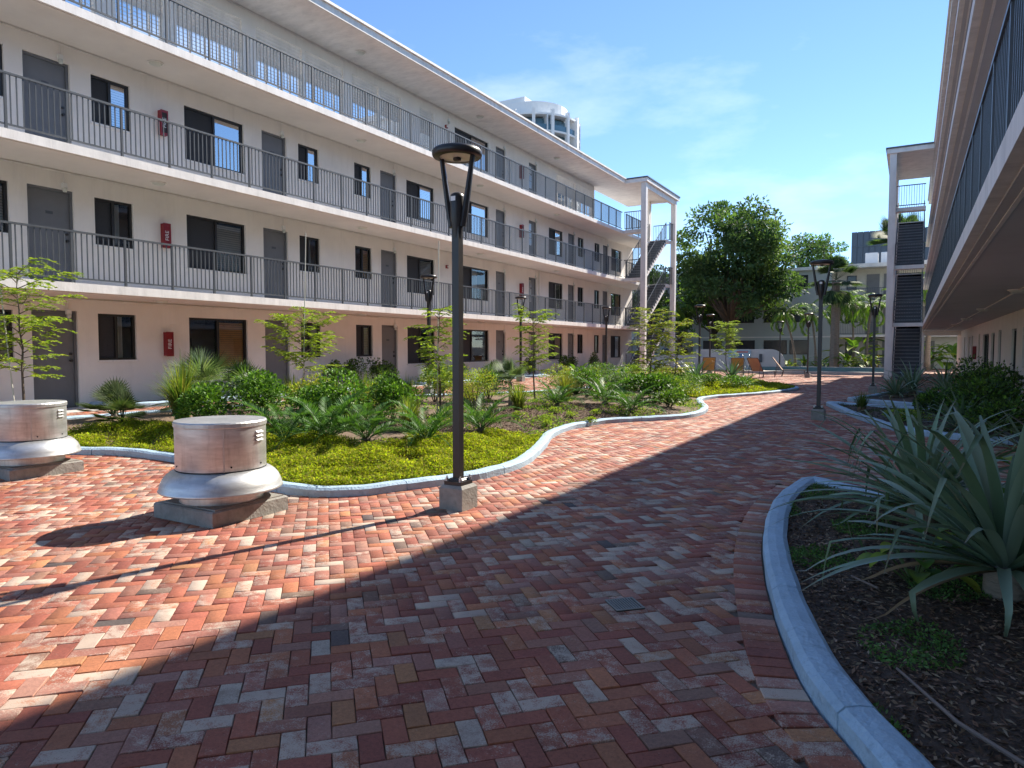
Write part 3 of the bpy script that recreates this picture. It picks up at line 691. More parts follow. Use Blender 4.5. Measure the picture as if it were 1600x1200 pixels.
# ------------------------------------------------------------------ roof fans
def fan(name, x, y, label, seed):
    e = empty(name, (x, y, 0)); tag(e, label, 'roof fan', 'aluminium exhaust fans on concrete pads')
    MB().cbox((0,0,.065), .78, .78, .13, bev=.012).build('pad', CONCRETE, e)
    m = MB(); m.cbox((.02,.0,.135), .70, .70, .012); m.build('pad_skim', CONCRETE, e)
    MB().lathe([(.345,.13),(.345,.27)], n=48).build('neck', ALU, e, smooth=True)
    MB().lathe([(.340,.262),(.49,.238),(.505,.232),(.512,.24),(.505,.25),(.495,.29),(.475,.335),(.445,.372),(.41,.398),(.375,.412),(.34,.415)], n=56).build('bell', ALU, e, smooth=True)
    m = MB().lathe([(.366,.408),(.372,.418),(.372,.795)], n=56).build('drum', ALU, e, smooth=True)
    MB().lathe([(.379,.785),(.381,.79),(.381,.822),(.374,.833),(.20,.838),(.0,.842)], n=56).build('cap', ALU, e, smooth=False)
    MB().lathe([(.3735,.413),(.3735,.421)], n=56).build('seam', DARKHOLE, e)
    a = math.atan2(-y, -x)
    q = MB(); q.box(.370,.3755,-.004,.004,.42,.785); q.build('lap_joint', ALU, e, rot=(0,0,a+.05))
    for k in range(3):
        lv = MB(); lv.v = [(.371,-.045,.655+k*.035),(.371,.045,.655+k*.035),(.390,.045,.662+k*.035),(.390,-.045,.662+k*.035),(.371,-.045,.676+k*.035),(.371,.045,.676+k*.035)]
        lv.f = [(0,1,2,3),(3,2,5,4),(0,3,4),(1,5,2)]; lv.build('vent_louvre', ALU, e, rot=(0,0,a+.95))
    for k, (aa, zz) in enumerate(((a-1.2,.46),(a+1.0,.46),(a+.2,.46),(a+1.1,.80),(a-.6,.80))):
        MB().lathe([(.008,0),(.008,.004),(0,.005)], n=8).build('rivet', DARKHOLE, e, loc=(.374*math.cos(aa), .374*math.sin(aa), zz), rot=(0, R(90), aa))
fan('exhaust_fan', -5.23, 3.95, 'spun aluminium exhaust fan on a square concrete pad, nearer and fully in view', 1)
fan('exhaust_fan', -8.86, 4.12, 'spun aluminium exhaust fan on a concrete pad, cut by the left picture edge', 2)

# ------------------------------------------------------------------ lamp posts
def make_lamp():
    e = empty('lamp_post'); 
    MB().cbox((0,0,.09), .25, .25, .26, bev=.025).build('concrete_base', CONCRETE, e)
    m = MB().cbox((0,0,.235), .185, .185, .035); m.cbox((0,0,.262), .14, .14, .03, bev=.015); m.build('base_plate', POST, e)
    for sx in (-1, 1):
        for sy in (-1, 1): MB().lathe([(.016,0),(.016,.03),(.008,.03),(.008,.05),(0,.05)], n=6).build('anchor_bolt', ALU, e, loc=(sx*.074, sy*.074, .252))
    MB().box(-.036,.036,-.036,.036,.27,2.56).build('pole', POST, e)
    m = MB().lathe([(.040,2.44),(.046,2.52),(.064,2.60),(.064,2.80),(.058,2.825),(.03,2.84),(0,2.845)], n=20); m.build('pole_head', POST, e, smooth=True)
    for s_ in (-1, 1):
        m = MB(); m.tube([(s_*.058,0,2.54),(s_*.088,0,2.68),(s_*.168,0,3.17)], [.032,.030,.021], 6); m.build('arm', POST, e)
    h = MB().lathe([(.0,3.245),(.12,3.24),(.205,3.222),(.222,3.20),(.222,3.17),(.212,3.152),(.156,3.15)], n=40).build('lamp_disc', POST, e, smooth=True)
    MB().lathe([(.157,3.152),(.15,3.158),(.08,3.15),(0,3.148)], n=32).build('lens', LENS, h, smooth=True)
    MB().lathe([(.036,3.146),(.036,3.128),(.028,3.122),(0,3.122)], n=20).build('led_module', POST, h, smooth=True)
    MB().box(-.025,.025,-.0685,-.0665,2.76,2.80).build('sticker', WHITE, e)
    return e
lamp0 = make_lamp()
LAMPS = [(-3.55,5.17,'tall dark lamp post in front, with concrete base beside the curved kerb'),(-1.62,15.35,'dark lamp post on the shaded brick walk, nearer right one'),(-1.07,25.6,'dark lamp post in front of the right stair tower'),(-4.5,37.5,'dark lamp post by the pool edge, left of the near right lamp'),(-11.16,14.9,'dark lamp post behind the big lamp, left path'),(-12.95,23.1,'dark lamp post against the second-floor railing, mid left path'),(-12.6,30.8,'dark lamp post near the left stair tower'),(-7.5,28.3,'dark lamp post behind the spiky plants before the garden wall'),(-9.3,37.2,'thin distant lamp post between the garden wall and the young tree'),(-7.4,47.6,'small distant lamp post beyond the pool beside the leaning palms')]
for i, (x, y, lab) in enumerate(LAMPS):
    o = lamp0 if i == 0 else copy_tree(lamp0)
    o.location = (x, y, gzf(x)); o.rotation_euler = (0, 0, R(0)); tag(o, lab, 'lamp post', 'courtyard lamp posts')

# ------------------------------------------------------------------ vegetation builders
def rot_to(d):                                   # (n,3) unit dirs -> side and normal vectors
    up = np.array([0,0,1.0]); s_ = np.cross(d, up); ln = np.linalg.norm(s_, axis=1, keepdims=True); s_ = np.where(ln > 1e-4, s_/np.maximum(ln,1e-6), np.array([1.0,0,0]))
    return s_, np.cross(s_, d)
def leaf_geo(P, D, Ln, Wd, roll, fold=0.12, droop=0.0):
    """Diamond leaves: P base, D direction, Ln length, Wd width, roll angle. returns verts (n,4,3)"""
    D = D/np.linalg.norm(D, axis=1, keepdims=True); S, Nn = rot_to(D)
    cr, sr = np.cos(roll)[:,None], np.sin(roll)[:,None]; S2 = S*cr+Nn*sr; N2 = -S*sr+Nn*cr
    Ln = Ln[:,None]; Wd = Wd[:,None]
    mid = P+D*Ln*0.48
    return np.stack([P, mid+S2*Wd*.5+N2*Wd*fold, P+D*Ln-N2*Ln*droop, mid-S2*Wd*.5+N2*Wd*fold], 1)
def vary(cols, n, j=0.18, jw=0.06):
    cols = np.array(cols); c = cols[rng.integers(0, len(cols), n)]
    return np.clip(c*rng.uniform(1-j, 1+j, (n,1))*rng.uniform(1-jw, 1+jw, (n,3)), 0, 1)
def leaves_obj(name, V, cols, matr, parent):
    n = len(V); F = np.arange(n*4).reshape(n,4)
    return link(name, fast_mesh(name, V.reshape(-1,3), F, matr, cols), parent=parent)
def rdir(n, zmin=-1, zmax=1):
    z = rng.uniform(zmin, zmax, n); a = rng.uniform(0, 2*math.pi, n); r = np.sqrt(1-z*z); return np.stack([r*np.cos(a), r*np.sin(a), z], 1)

LIME = [(0.30,0.38,0.05),(0.24,0.33,0.045),(0.36,0.42,0.07),(0.18,0.27,0.04)]
MIDG = [(0.10,0.20,0.035),(0.13,0.25,0.045),(0.075,0.155,0.03),(0.16,0.28,0.05)]
DARKG = [(0.048,0.085,0.036),(0.065,0.115,0.045),(0.08,0.14,0.05),(0.04,0.072,0.034)]
GREYG = [(0.13,0.19,0.11),(0.16,0.22,0.14),(0.10,0.15,0.085),(0.19,0.25,0.16)]
SILV = [(0.17,0.245,0.145),(0.21,0.29,0.185),(0.13,0.195,0.105),(0.25,0.325,0.23)]
YELG = [(0.34,0.33,0.05),(0.28,0.29,0.05),(0.23,0.28,0.045),(0.36,0.29,0.08)]

def sapling(x, y, z, h, r, label, stake=None, seed=0, cols=LIME, low=0.3, dens=1.45):
    e = empty('young_tree', (x, y, z)); tag(e, label, 'tree', 'young trees in the beds')
    rr = random.Random(seed); m = MB()
    tp = [(0,0,-.05)]; ax = ay = 0
    for k in range(1, 9):
        ax += rr.uniform(-.03,.03); ay += rr.uniform(-.03,.03); tp.append((ax, ay, h*k/8*.97))
    m.tube(tp, [max(.006, .024*(1-k/9.5)) for k in range(9)], 6)
    P = []; D = []
    nl = int((15+h*4)*dens)
    for k in range(nl):
        t = low+(1-low)*(k+rr.random()*.7)/nl; i = min(int(t*8), 7); f = t*8-i
        p0 = np.array(tp[i])*(1-f)+np.array(tp[i+1])*f
        a = k*2.4+rr.uniform(-.4,.4); prof = math.sin(math.pi*min(1, .22+.78*(1-t)**.8+.05)) if t > .55 else .6+.4*(t-low)/(.55-low+1e-6)
        L = r*max(.25, prof)*rr.uniform(.65, 1.1); el = R(rr.uniform(12, 42)); d = np.array([math.cos(a)*math.cos(el), math.sin(a)*math.cos(el), math.sin(el)])
        pts = []
        for q in range(6): s_ = q/5; pts.append(p0+d*L*s_+np.array([0,0,-.16*L*s_*s_]))
        m.tube([tuple(q) for q in pts], [.008-.0011*q for q in range(6)], 4)
        ns = max(4, int(L*15))
        for q in range(ns):
            s_ = .22+.78*(q+.5)/ns; j = min(int(s_*5), 4); ff = s_*5-j; p = pts[j]*(1-ff)+pts[j+1]*ff
            aa = a+(1 if q % 2 else -1)*rr.uniform(.5, 1.25); ll = rr.uniform(.12, .25)
            sd = np.array([math.cos(aa), math.sin(aa), rr.uniform(-.12,.28)]); nn = int(ll/.022)
            for u in range(nn):
                for sg in (-1, 1):
                    la = aa+sg*rr.uniform(.7,1.1)
                    P.append(p+sd*ll*(u+.6)/nn+np.array([0,0,-.05*((u+1)/nn)**2])); D.append((math.cos(la), math.sin(la), rr.uniform(-.25,.2)))
    m.build('trunk', BARK, e)
    P = np.array(P); D = np.array(D); n = len(P)
    V = leaf_geo(P, D, rng.uniform(.048,.080,n), rng.uniform(.026,.042,n), rng.normal(0,.45,n))
    leaves_obj('crown', V, vary(cols, n, .25), LEAF, e)
    if stake:
        s_ = MB(); s_.tube([(stake[0], stake[1], z-.05), (stake[2], stake[3], z+stake[4])], [.011,.009], 6)
        tag(s_.build('bamboo_stake', STAKE), 'thin pale stake of the '+' '.join(label.split(',')[0].split()[:9]), 'stake', 'plant stakes')
    return e

def strap_leaf(L, W, el0, bend, seed, n=12, fold=.32, kink=None, twist=0.0, c0=None):
    """One strap leaf growing in +X from the origin; returns verts, quads."""
    V = []; F = []; p = np.array([.03,0,.02]); el = el0; r = random.Random(seed); yaw = 0
    for i in range(n+1):
        t = i/n; w = W*(.62+.38*math.sin(math.pi*min(1,t*1.15)))*(1-t**3.2)*.5+.0015
        d = np.array([math.cos(el)*math.cos(yaw), math.cos(el)*math.sin(yaw), math.sin(el)]); up = np.array([-math.sin(el), 0, math.cos(el)]); sd = np.array([-math.sin(yaw), math.cos(yaw), 0])
        a = twist*t; sd2 = sd*math.cos(a)+up*math.sin(a); up2 = up*math.cos(a)-sd*math.sin(a); fo = fold*(1-.5*t)
        V += [p+sd2*w+up2*w*fo*1.4, p, p-sd2*w+up2*w*fo*1.4]
        p = p+d*(L/n); el -= bend/n*(0.35+1.3*t); yaw += twist*.06
        if kink and abs(t-kink[0]) < .5/n: el -= kink[1]
    for i in range(n):
        for q in range(2): a = i*3+q; F.append((a, a+1, a+4, a+3))
    return np.array(V), F
def rosette(x, y, z, n, L, W, label, name='silver_strap_plant', cols=SILV, single=False, seed=0, group='strap-leaf rosettes', elmax=82, elmin=2, bend=1.0, kinks=.35, lean=(0,0)):
    e = empty(name, (x, y, z)); tag(e, label, 'plant', group); r = random.Random(seed); AV = []; AF = []; AC = []; off = 0
    for k in range(n):
        t = k/(n-1); az = k*2.39996+r.uniform(-.15,.15); el = R(elmax+(elmin-elmax)*t**.85+r.uniform(-6,6))
        ll = L*(.62+.38*math.sin(math.pi*min(1,.25+t*.6)))*r.uniform(.85,1.1)
        kk = (r.uniform(.62,.82), r.uniform(.9,1.7)) if r.random() < kinks else None
        V, F = strap_leaf(ll, W*r.uniform(.85,1.12), el, bend*r.uniform(.55,1.25), seed*99+k, kink=kk, twist=r.uniform(-.5,.5))
        V[:,2] = np.maximum(V[:,2], .02-z*.5) if single else V[:,2]; c = vary(cols, 1, .16)[0]; cl = np.repeat(c[None], len(F), 0)
        dryl = t > .9 and r.random() < .3
        if dryl: V[:,1] *= .5
        if dryl: cl[:] = np.array((.26,.17,.09))*r.uniform(.7,1.2)      # old dry leaf
        cl[-4:] *= .85; cl[-2:] = cl[-2:]*.4+np.array((.20,.15,.09))*.6
        if single:
            me = fast_mesh('leaf', V, F, STRAP, cl, True); link('leaf', me, None, e, (0,0,0), (0,0,az))
        else:
            ca, sa = math.cos(az), math.sin(az); V = np.stack([V[:,0]*ca-V[:,1]*sa, V[:,0]*sa+V[:,1]*ca, V[:,2]], 1)
            AV.append(V); AF += [tuple(q+off for q in f) for f in F]; AC.append(cl); off += len(V)
    MB().lathe([(.11,-z*.9-.05),(.10,-.02),(.07,.07),(.02,.12)], n=12).build('base_stem', PALMBARK, e, smooth=True)
    if not single: link('leaves', fast_mesh('leaves', np.vstack(AV), AF, STRAP, np.vstack(AC), True), parent=e)
    return e

def frond_mesh(L, el0, bend, nl, ll, lw, cols, droop=.25, base=.18, vshape=.5, seed=0):
    """Pinnate frond growing towards +X."""
    r = random.Random(seed); pts = []; p = np.array([.02,0,.02]); el = el0; n = 14
    dirs = []
    for i in range(n+1):
        d = np.array([math.cos(el), 0, math.sin(el)]); pts.append(p.copy()); dirs.append(d); p = p+d*L/n; el -= bend/n*(.4+1.2*i/n)
    m = MB(); m.tube([tuple(q) for q in pts], [.011*(1-i/(n+2))*max(.5,L) for i in range(n+1)], 4, False)
    V = [np.array(m.v)]; F = [tuple(f) for f in m.f if len(f) == 4]; C_ = [np.repeat(np.array([cols[-1]]), len(F), 0)]; off = len(m.v)
    P = []; D = []; Ln = []
    for k in range(nl):
        t = base+(1-base)*(k+.5)/nl; j = min(int(t*n), n-1); f = t*n-j; q = pts[j]*(1-f)+pts[j+1]*f; d = dirs[j]
        up = np.array([-d[2],0,d[0]]); l = ll*math.sin(math.pi*min(1,.28+.68*t))*r.uniform(.9,1.08)
        for sg in (-1, 1):
            a = R(62-30*t); v = d*math.cos(a)+np.array([0,sg*1.0,0])*math.sin(a)*math.cos(vshape)+up*math.sin(a)*math.sin(vshape)+np.array([0,0,-droop]); P.append(q); D.append(v); Ln.append(l)
    P = np.array(P); D = np.array(D); Ln = np.array(Ln); k = len(P)
    LV = leaf_geo(P, D, Ln, np.full(k, lw), rng.normal(0,.25,k), .1, droop*.6)
    V.append(LV.reshape(-1,3)); F += [tuple(off+4*i+q for q in range(4)) for i in range(k)]; C_.append(vary(cols, k, .15))
    return fast_mesh('frond', np.vstack(V), F, GLOSSLEAF, np.vstack(C_))
CYF = [frond_mesh(.62, R(62-s*9), 1.1+.15*s, 26, .12, .016, [(.055,.13,.03),(.08,.175,.04),(.10,.21,.045)], .02, .12, .45, s) for s in range(5)]
def cycad(x, y, z, sc, label, n=15, rz=0.0, name='cycad'):
    e = empty(name, (x, y, z), rz); tag(e, label, 'plant', 'low feathery cycads')
    for k in range(n):
        o = link('frond', CYF[min(4, int(k*5/n))], None, e, (0,0,.03), (0, random.uniform(-.12,.12), k*2.39996)); s_ = sc*random.uniform(.85,1.12); o.scale = (s_,)*3
    MB().lathe([(.06,-.03),(.07,.03),(.045,.08),(0,.09)], n=10).build('stem', BARK, e)
    return e
PALMC = [(.11,.22,.04),(.15,.27,.05),(.08,.17,.035),(.20,.29,.06)]
PF = [frond_mesh(1.9, R(58-22*s), 1.9+.2*s, 30, .52, .045, PALMC, .45, .16, .25, 20+s) for s in range(5)]
def palm(x, y, z, h, lean, label, sc=1.0, n=15, tr=.085, dry=False):
    e = empty('feather_palm', (x, y, z)); tag(e, label, 'palm tree', 'feather palms by the pool')
    pts = [(lean[0]*t*t, lean[1]*t*t, h*t-.05*(1-t)) for t in np.linspace(0,1,9)]
    MB().tube(pts, [tr*(1.35-.55*min(1,t*2.2)) if t < .45 else tr*.8 for t in np.linspace(0,1,9)], 10).build('trunk', PALMBARK, e, smooth=True)
    MB().tube([(lean[0],lean[1],h-.02),(lean[0],lean[1],h+.35),(lean[0],lean[1],h+.6)], [tr*.95,tr*.8,.02], 8).build('crownshaft', mat('crownshaft_green', (.12,.19,.06), .4) if 'crownshaft_green' not in bpy.data.materials else bpy.data.materials['crownshaft_green'], e, smooth=True)
    for k in range(n):
        o = link('frond', PF[min(4, int(k*5/n))], None, e, (lean[0], lean[1], h+.42), (0, random.uniform(-.1,.1), k*2.39996)); s_ = sc*random.uniform(.85,1.1); o.scale = (s_,)*3
    return e
def fan_leaf_mesh(L, nb, W, cols, spread=R(140), petiole=.4, el=R(45), droop=.3):
    V = []; F = []; C_ = []
    d = np.array([math.cos(el),0,math.sin(el)]); hub = d*petiole; up = np.array([-math.sin(el),0,math.cos(el)])
    m = MB(); m.tube([(0,0,0), tuple(hub)], [.008,.005], 4, False); V += [np.array(q) for q in m.v]; F += [tuple(f) for f in m.f]; C_ += [cols[-1]]*len(F)
    for k in range(nb):
        a = -spread/2+spread*k/(nb-1); v = d*math.cos(a)+np.array([0,1,0])*math.sin(a)+up*(.12*math.cos(a)); l = L*(1-.18*abs(a)/(spread/2)); w = W
        s_ = np.cross(v, up); s_ /= np.linalg.norm(s_); b = len(V)
        p1 = hub+v*l*.5-np.array([0,0,droop*l*.10]); p2 = hub+v*l-np.array([0,0,droop*l*.45])
        V += [hub, p1+s_*w, p2, p1-s_*w]; F.append((b,b+1,b+2,b+3)); C_.append(vary(cols,1,.15)[0])
    return fast_mesh('fan_leaf', np.array(V), F, LEAF, np.array(C_))
def fan_plant(x, y, z, h, L, label, cols=GREYG, n=16, name='fan_palm', petiole=.4, tr=.03, cat='palm', group='small fan palms', nb=18, W=.016, elmax=80, elmin=-15, droop=.3):
    e = empty(name, (x, y, z)); tag(e, label, cat, group)
    if h > .02: MB().tube([(0,0,-.05),(.01,.01,h*.5),(0,0,h)], [tr*1.2,tr,tr*.9], 8).build('trunk', PALMBARK, e)
    for q in range(4):
        me = fan_leaf_mesh(L, nb, W, cols, R(150), petiole, R(elmax+(elmin-elmax)*q/3), droop)
        for k in range(q, n, 4): 
            o = link('fan_leaf', me, None, e, (0,0,h), (0, random.uniform(-.12,.12), k*2.39996)); s_ = random.uniform(.85,1.1); o.scale = (s_,)*3
    return e
def grass(x, y, z, h, spread, n, label, cols, name='grass_clump', width=.008):
    e = empty(name, (x, y, z)); tag(e, label, 'grass', 'ornamental grass clumps')
    k = 6; az = rng.uniform(0,2*math.pi,n); le = rng.uniform(0,1,n)**.7; r0 = rng.uniform(0,.1,n); ro = rng.uniform(.5,1.1,n)
    V = np.zeros((n,k,2,3)); hh = h*rng.uniform(.6,1.08,n)
    for i in range(k):
        t = i/(k-1); rad = r0+spread*le*ro*(t**1.6); zz = hh*(t-.42*le*t**2.6)
        px = np.cos(az)*rad; py = np.sin(az)*rad; w = width*(1-t)**.6+.0008
        V[:,i,0] = np.stack([px-np.sin(az)*w, py+np.cos(az)*w, zz], 1); V[:,i,1] = np.stack([px+np.sin(az)*w, py-np.cos(az)*w, zz], 1)
    idx = np.arange(n)[:,None]*k*2; F = np.concatenate([np.stack([idx[:,0]+2*i, idx[:,0]+2*i+1, idx[:,0]+2*i+3, idx[:,0]+2*i+2], 1) for i in range(k-1)])
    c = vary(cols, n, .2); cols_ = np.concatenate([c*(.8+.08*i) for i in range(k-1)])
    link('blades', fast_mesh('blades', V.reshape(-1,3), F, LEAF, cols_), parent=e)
    m = MB().lathe([(.10,-.04),(.085,.05),(.04,.12)], n=10); m.build('crown_base', DRYMULCH, e)
    return e
def shrub(x, y, z, rx, ry, h, n, ls, label, cols=MIDG, name='shrub', lumps=7, matr=None, group='rounded shrubs', shell=.55, asp=.55):
    e = empty(name, (x, y, z)); tag(e, label, 'shrub', group)
    lc = rdir(lumps, .0, 1.0)*rng.uniform(.45,.68,(lumps,1))*np.array([rx,ry,h*.62])+np.array([0,0,h*.40]); lr = rng.uniform(.42,.62,lumps)
    w = rng.integers(0, lumps, n); d = rdir(n, -.7, 1); rad = (shell+(1-shell)*rng.uniform(0,1,n)**.5)[:,None]
    P = lc[w]+d*rad*lr[w][:,None]*np.array([rx,ry,h*.62]); P[:,2] = np.maximum(P[:,2], .02+rng.uniform(0,.05,n))
    D = d+rdir(n)*.7+np.array([0,0,.25]); V = leaf_geo(P, D, rng.uniform(.75,1.2,n)*ls, rng.uniform(.75,1.2,n)*ls*asp, rng.normal(0,.6,n), .1, .08)
    leaves_obj('foliage', V, vary(cols, n, .3), matr or GLOSSLEAF, e)
    m = MB(); 
    for k in range(7):
        q = lc[k % lumps]; m.tube([(0,0,-.05),(q[0]*.4,q[1]*.4,q[2]*.5),tuple(q*1.05)], [.014,.010,.005], 5)
    m.build('stems', BARK, e)
    return e
def paddle_plant(x, y, z, n, L, W, label, cols=MIDG, name='broadleaf_plant', el=(35,85), stalk=.5, group='broad-leaved plants', seed=1):
    e = empty(name, (x, y, z)); tag(e, label, 'plant', group); r = random.Random(seed); AV=[]; AF=[]; AC=[]; off=0; st = MB()
    for k in range(n):
        az = k*2.39996+r.uniform(-.3,.3); el0 = R(r.uniform(*el)); sl = stalk*r.uniform(.6,1.1); d = np.array([math.cos(az)*math.cos(el0), math.sin(az)*math.cos(el0), math.sin(el0)])
        p = d*sl+np.array([r.uniform(-.05,.05), r.uniform(-.05,.05), 0]); st.tube([(0,0,-.03), tuple(p)], [.008,.005], 4, False)
        ll = L*r.uniform(.7,1.1); w = W*r.uniform(.75,1.1); el1 = el0-R(r.uniform(15,55)); sd = np.array([-math.sin(az), math.cos(az), 0]); m = 6; pp = p.copy(); e1 = el1
        for i in range(m+1):
            t = i/m; wd = w*.5*(math.sin(math.pi*(t**.75))**.8 if 0 < t < 1 else .02)
            up = np.array([-math.sin(e1)*math.cos(az), -math.sin(e1)*math.sin(az), math.cos(e1)])
            AV += [pp+sd*wd+up*wd*.35, pp.copy(), pp-sd*wd+up*wd*.35]; pp = pp+np.array([math.cos(az)*math.cos(e1), math.sin(az)*math.cos(e1), math.sin(e1)])*ll/m; e1 -= R(r.uniform(4,14))
        c = vary(cols,1,.22)[0]
        for i in range(m):
            for q in range(2): a = off+i*3+q; AF.append((a,a+1,a+4,a+3)); AC.append(c)
        off += 3*(m+1)
    link('leaves', fast_mesh('leaves', np.array(AV), AF, GLOSSLEAF, np.array(AC), True), parent=e); st.build('stalks', mat('green_stalk', (.09,.14,.04), .5) if 'green_stalk' not in bpy.data.materials else bpy.data.materials['green_stalk'], e)
    return e
def big_tree(x, y, z, h, r, zc, label, n=9000, cols=DARKG, ls=.17, seed=3, clumps=75, trunk=.24):
    e = empty('broadleaf_tree', (x, y, z)); tag(e, label, 'tree', 'large trees beyond the pool'); rr = random.Random(seed); m = MB()
    fork = np.array([rr.uniform(-.3,.3), rr.uniform(-.3,.3), h*.27]); m.tube([(0,0,-.2),(fork[0]*.4,fork[1]*.4,h*.12),tuple(fork)], [trunk*1.3,trunk,trunk*.85], 10)
    cc = []
    for k in range(clumps):
        d = rdir(1,-.55,1)[0]; q = np.array([d[0]*r, d[1]*r, d[2]*(h-zc)])*rr.uniform(.45,.98)+np.array([0,0,zc]); cc.append(q)
        if k % 3 == 0:
            mid = fork*.5+q*.5+np.array([rr.uniform(-.3,.3), rr.uniform(-.3,.3), rr.uniform(-.2,.5)])
            m.tube([tuple(fork), tuple(mid), tuple(q)], [trunk*.45,trunk*.22,.02], 6)
    m.build('trunk', BARK, e, smooth=True)
    cc = np.array(cc); w = rng.integers(0, clumps, n); cr = rng.uniform(.55,1.15,clumps)*r*.24
    d = rdir(n); P = cc[w]+d*(rng.uniform(.2,1,n)**.6)[:,None]*cr[w][:,None]*np.array([1.15,1.15,.75])
    D = d+rdir(n)*.8; V = leaf_geo(P, D, rng.uniform(.7,1.3,n)*ls, rng.uniform(.7,1.2,n)*ls*.55, rng.normal(0,.8,n))
    tint = vary(cols, clumps, .25)[w]*rng.uniform(.75,1.3,(n,1)); leaves_obj('crown', V, tint, LEAF, e)
    return e

# ------------------------------------------------------------------ island planting
ST = 'in the island bed'
sapling(-11.65,5.35,bz(-11.65,5.35),2.35,.85,'light green young tree at the left picture edge, behind the cut-off fan', (-11.75,5.3,-11.95,5.15,3.2), 1)
sapling(-11.2,10.5,bz(-11.2,10.5),1.9,1.0,'light green young tree in front of the second grey ground-floor door', (-11.15,10.45,-11.05,10.5,3.6), 2, low=.35)
sapling(-7.45,10.3,bz(-7.45,10.3),2.05,.5,'slim light green young tree just left of the big lamp post', (-7.5,10.25,-7.48,10.3,3.2), 3, low=.25)
sapling(-8.0,15.0,bz(-8.0,15.0),2.25,.62,'light green young tree just right of the big lamp post', None, 4, low=.3)
sapling(-6.9,20.3,bz(-6.9,20.3),2.5,.8,'bushy yellow-green young tree in front of the left stair tower', None, 5, cols=LIME+YELG, low=.08, dens=2.0)
sapling(-6.3,20.9,bz(-6.3,20.9),2.1,.7,'second bushy yellow-green young tree beside the left stair tower one', None, 15, cols=LIME+YELG, low=.06, dens=1.8)
sapling(-6.25,27.5,bz(-6.25,27.5),2.35,.65,'thin young tree between the spiky plants and the garden wall', None, 6, low=.4)
HC = [(0.09,0.19,0.03),(0.13,0.26,0.04),(0.18,0.32,0.05),(0.06,0.13,0.025)]
for i, (x, y, r_, h) in enumerate(((-9.15,6.75,.40,.72),(-8.75,7.35,.45,.80),(-8.3,8.0,.42,.66),(-7.75,8.15,.55,.86),(-7.5,9.0,.5,.72),(-8.8,8.6,.4,.6))):
    shrub(x, y, bz(x,y)-.02, r_, r_, h, 2600, .055, ['leftmost dense rounded green shrub right behind the near fan','second dense rounded green shrub behind the near fan','small dark rounded shrub in the middle of the hedge row','largest dense rounded green shrub behind the feathery cycads','rounded green shrub at the right end of the hedge row','low dark rounded shrub behind the hedge row'][i], HC, name='hedge_shrub', lumps=12, shell=.8, asp=.7)
for i, (x, y, s_) in enumerate(((-6.75,6.75,1.25),(-6.25,6.95,1.0),(-5.55,7.35,.95),(-5.75,9.0,1.0),(-7.35,6.55,1.05),(-5.95,14.5,1.1),(-5.1,13.9,.95),(-6.6,13.4,.9),(-4.85,24.0,.8))):
    cycad(x, y, bz(x,y), s_*1.25, ['large green cycad spreading behind the near fan, middle of the bed','green cycad right of the large one in the lime ground cover','small green cycad left of the big lamp post','green cycad just right of the big lamp post','green cycad at the foot of the hedge shrubs','cycad in dry mulch near the kerb bend','cycad at the kerb beside the glossy low shrub','cycad behind the dry mulch patch','small cycad at the far tip of the island'][i], 17, i*.7)
for i, (x, y, s_) in enumerate(((-10.9,6.3,.95),(-10.2,6.0,.8),(-11.5,6.6,.9))):
    fan_plant(x, y, bz(x,y), .05, .34*s_, ['dark low palm clump between the two fans, left part','dark low palm clump nearer the lime ground cover at left','low palm tuft right behind the cut-off fan'][i], [(.06,.09,.04),(.09,.12,.055),(.045,.07,.03)], 20, 'low_palm', .3, nb=16, W=.011)
fan_plant(-11.3,8.1,bz(-11.3,8.1),.25,.55,'grey-green spiky fan palm under the wood-blind window', GREYG, 24, 'fan_palm', .5, nb=20, W=.015)
fan_plant(-11.4,9.15,bz(-11.4,9.15),.2,.48,'green fan palm left of the second ground-floor door', MIDG+GREYG, 22, 'fan_palm', .42, nb=18, W=.015)
fan_plant(-7.55,13.0,bz(-7.55,13.0),.52,.40,'small grey fan palm with bare stem right of the big lamp post', GREYG, 18, 'fan_palm', .25, .045, nb=20, W=.012)
fan_plant(-10.2,14.2,bz(-10.2,14.2),.12,.55,'silver-green fan palm behind the big lamp post', GREYG, 24, 'fan_palm', .45, nb=20, W=.014)
fan_plant(-10.0,16.0,bz(-10.0,16.0),.12,.5,'green fan palm beside the grey door right of the big lamp', MIDG+GREYG, 20, 'fan_palm', .4, nb=18, W=.014)
grass(-9.85,6.75,bz(-9.85,6.75),1.12,.62,420,'tall yellow-green grass clump left of the near fan',[(.13,.19,.03),(.19,.24,.045),(.09,.15,.025),(.24,.24,.07)], width=.009)
grass(-10.6,7.2,bz(-10.6,7.2),.8,.5,240,'lower grass clump behind the tall one at left',[(.13,.19,.03),(.19,.22,.045),(.09,.15,.025)])
grass(-7.75,9.75,bz(-7.75,9.75),.85,.5,320,'arching yellow-green grass clump left of the big lamp post',[(.15,.21,.035),(.22,.25,.05),(.10,.16,.03),(.28,.25,.10)])
grass(-7.1,14.8,bz(-7.1,14.8),.85,.6,320,'golden grass clump in dry mulch right of the big lamp post',[(.20,.21,.05),(.26,.25,.07),(.13,.17,.035)])
grass(-8.3,12.4,bz(-8.3,12.4),.6,.4,200,'small golden grass clump behind the little fan palm',[(.20,.21,.05),(.26,.25,.07),(.13,.17,.035)])
shrub(-7.15,10.95,bz(-7.15,10.95),.62,.6,.85,2600,.035,'airy yellow-green shrub right behind the big lamp post',YELG+LIME,lumps=9,matr=LEAF,shell=.35)
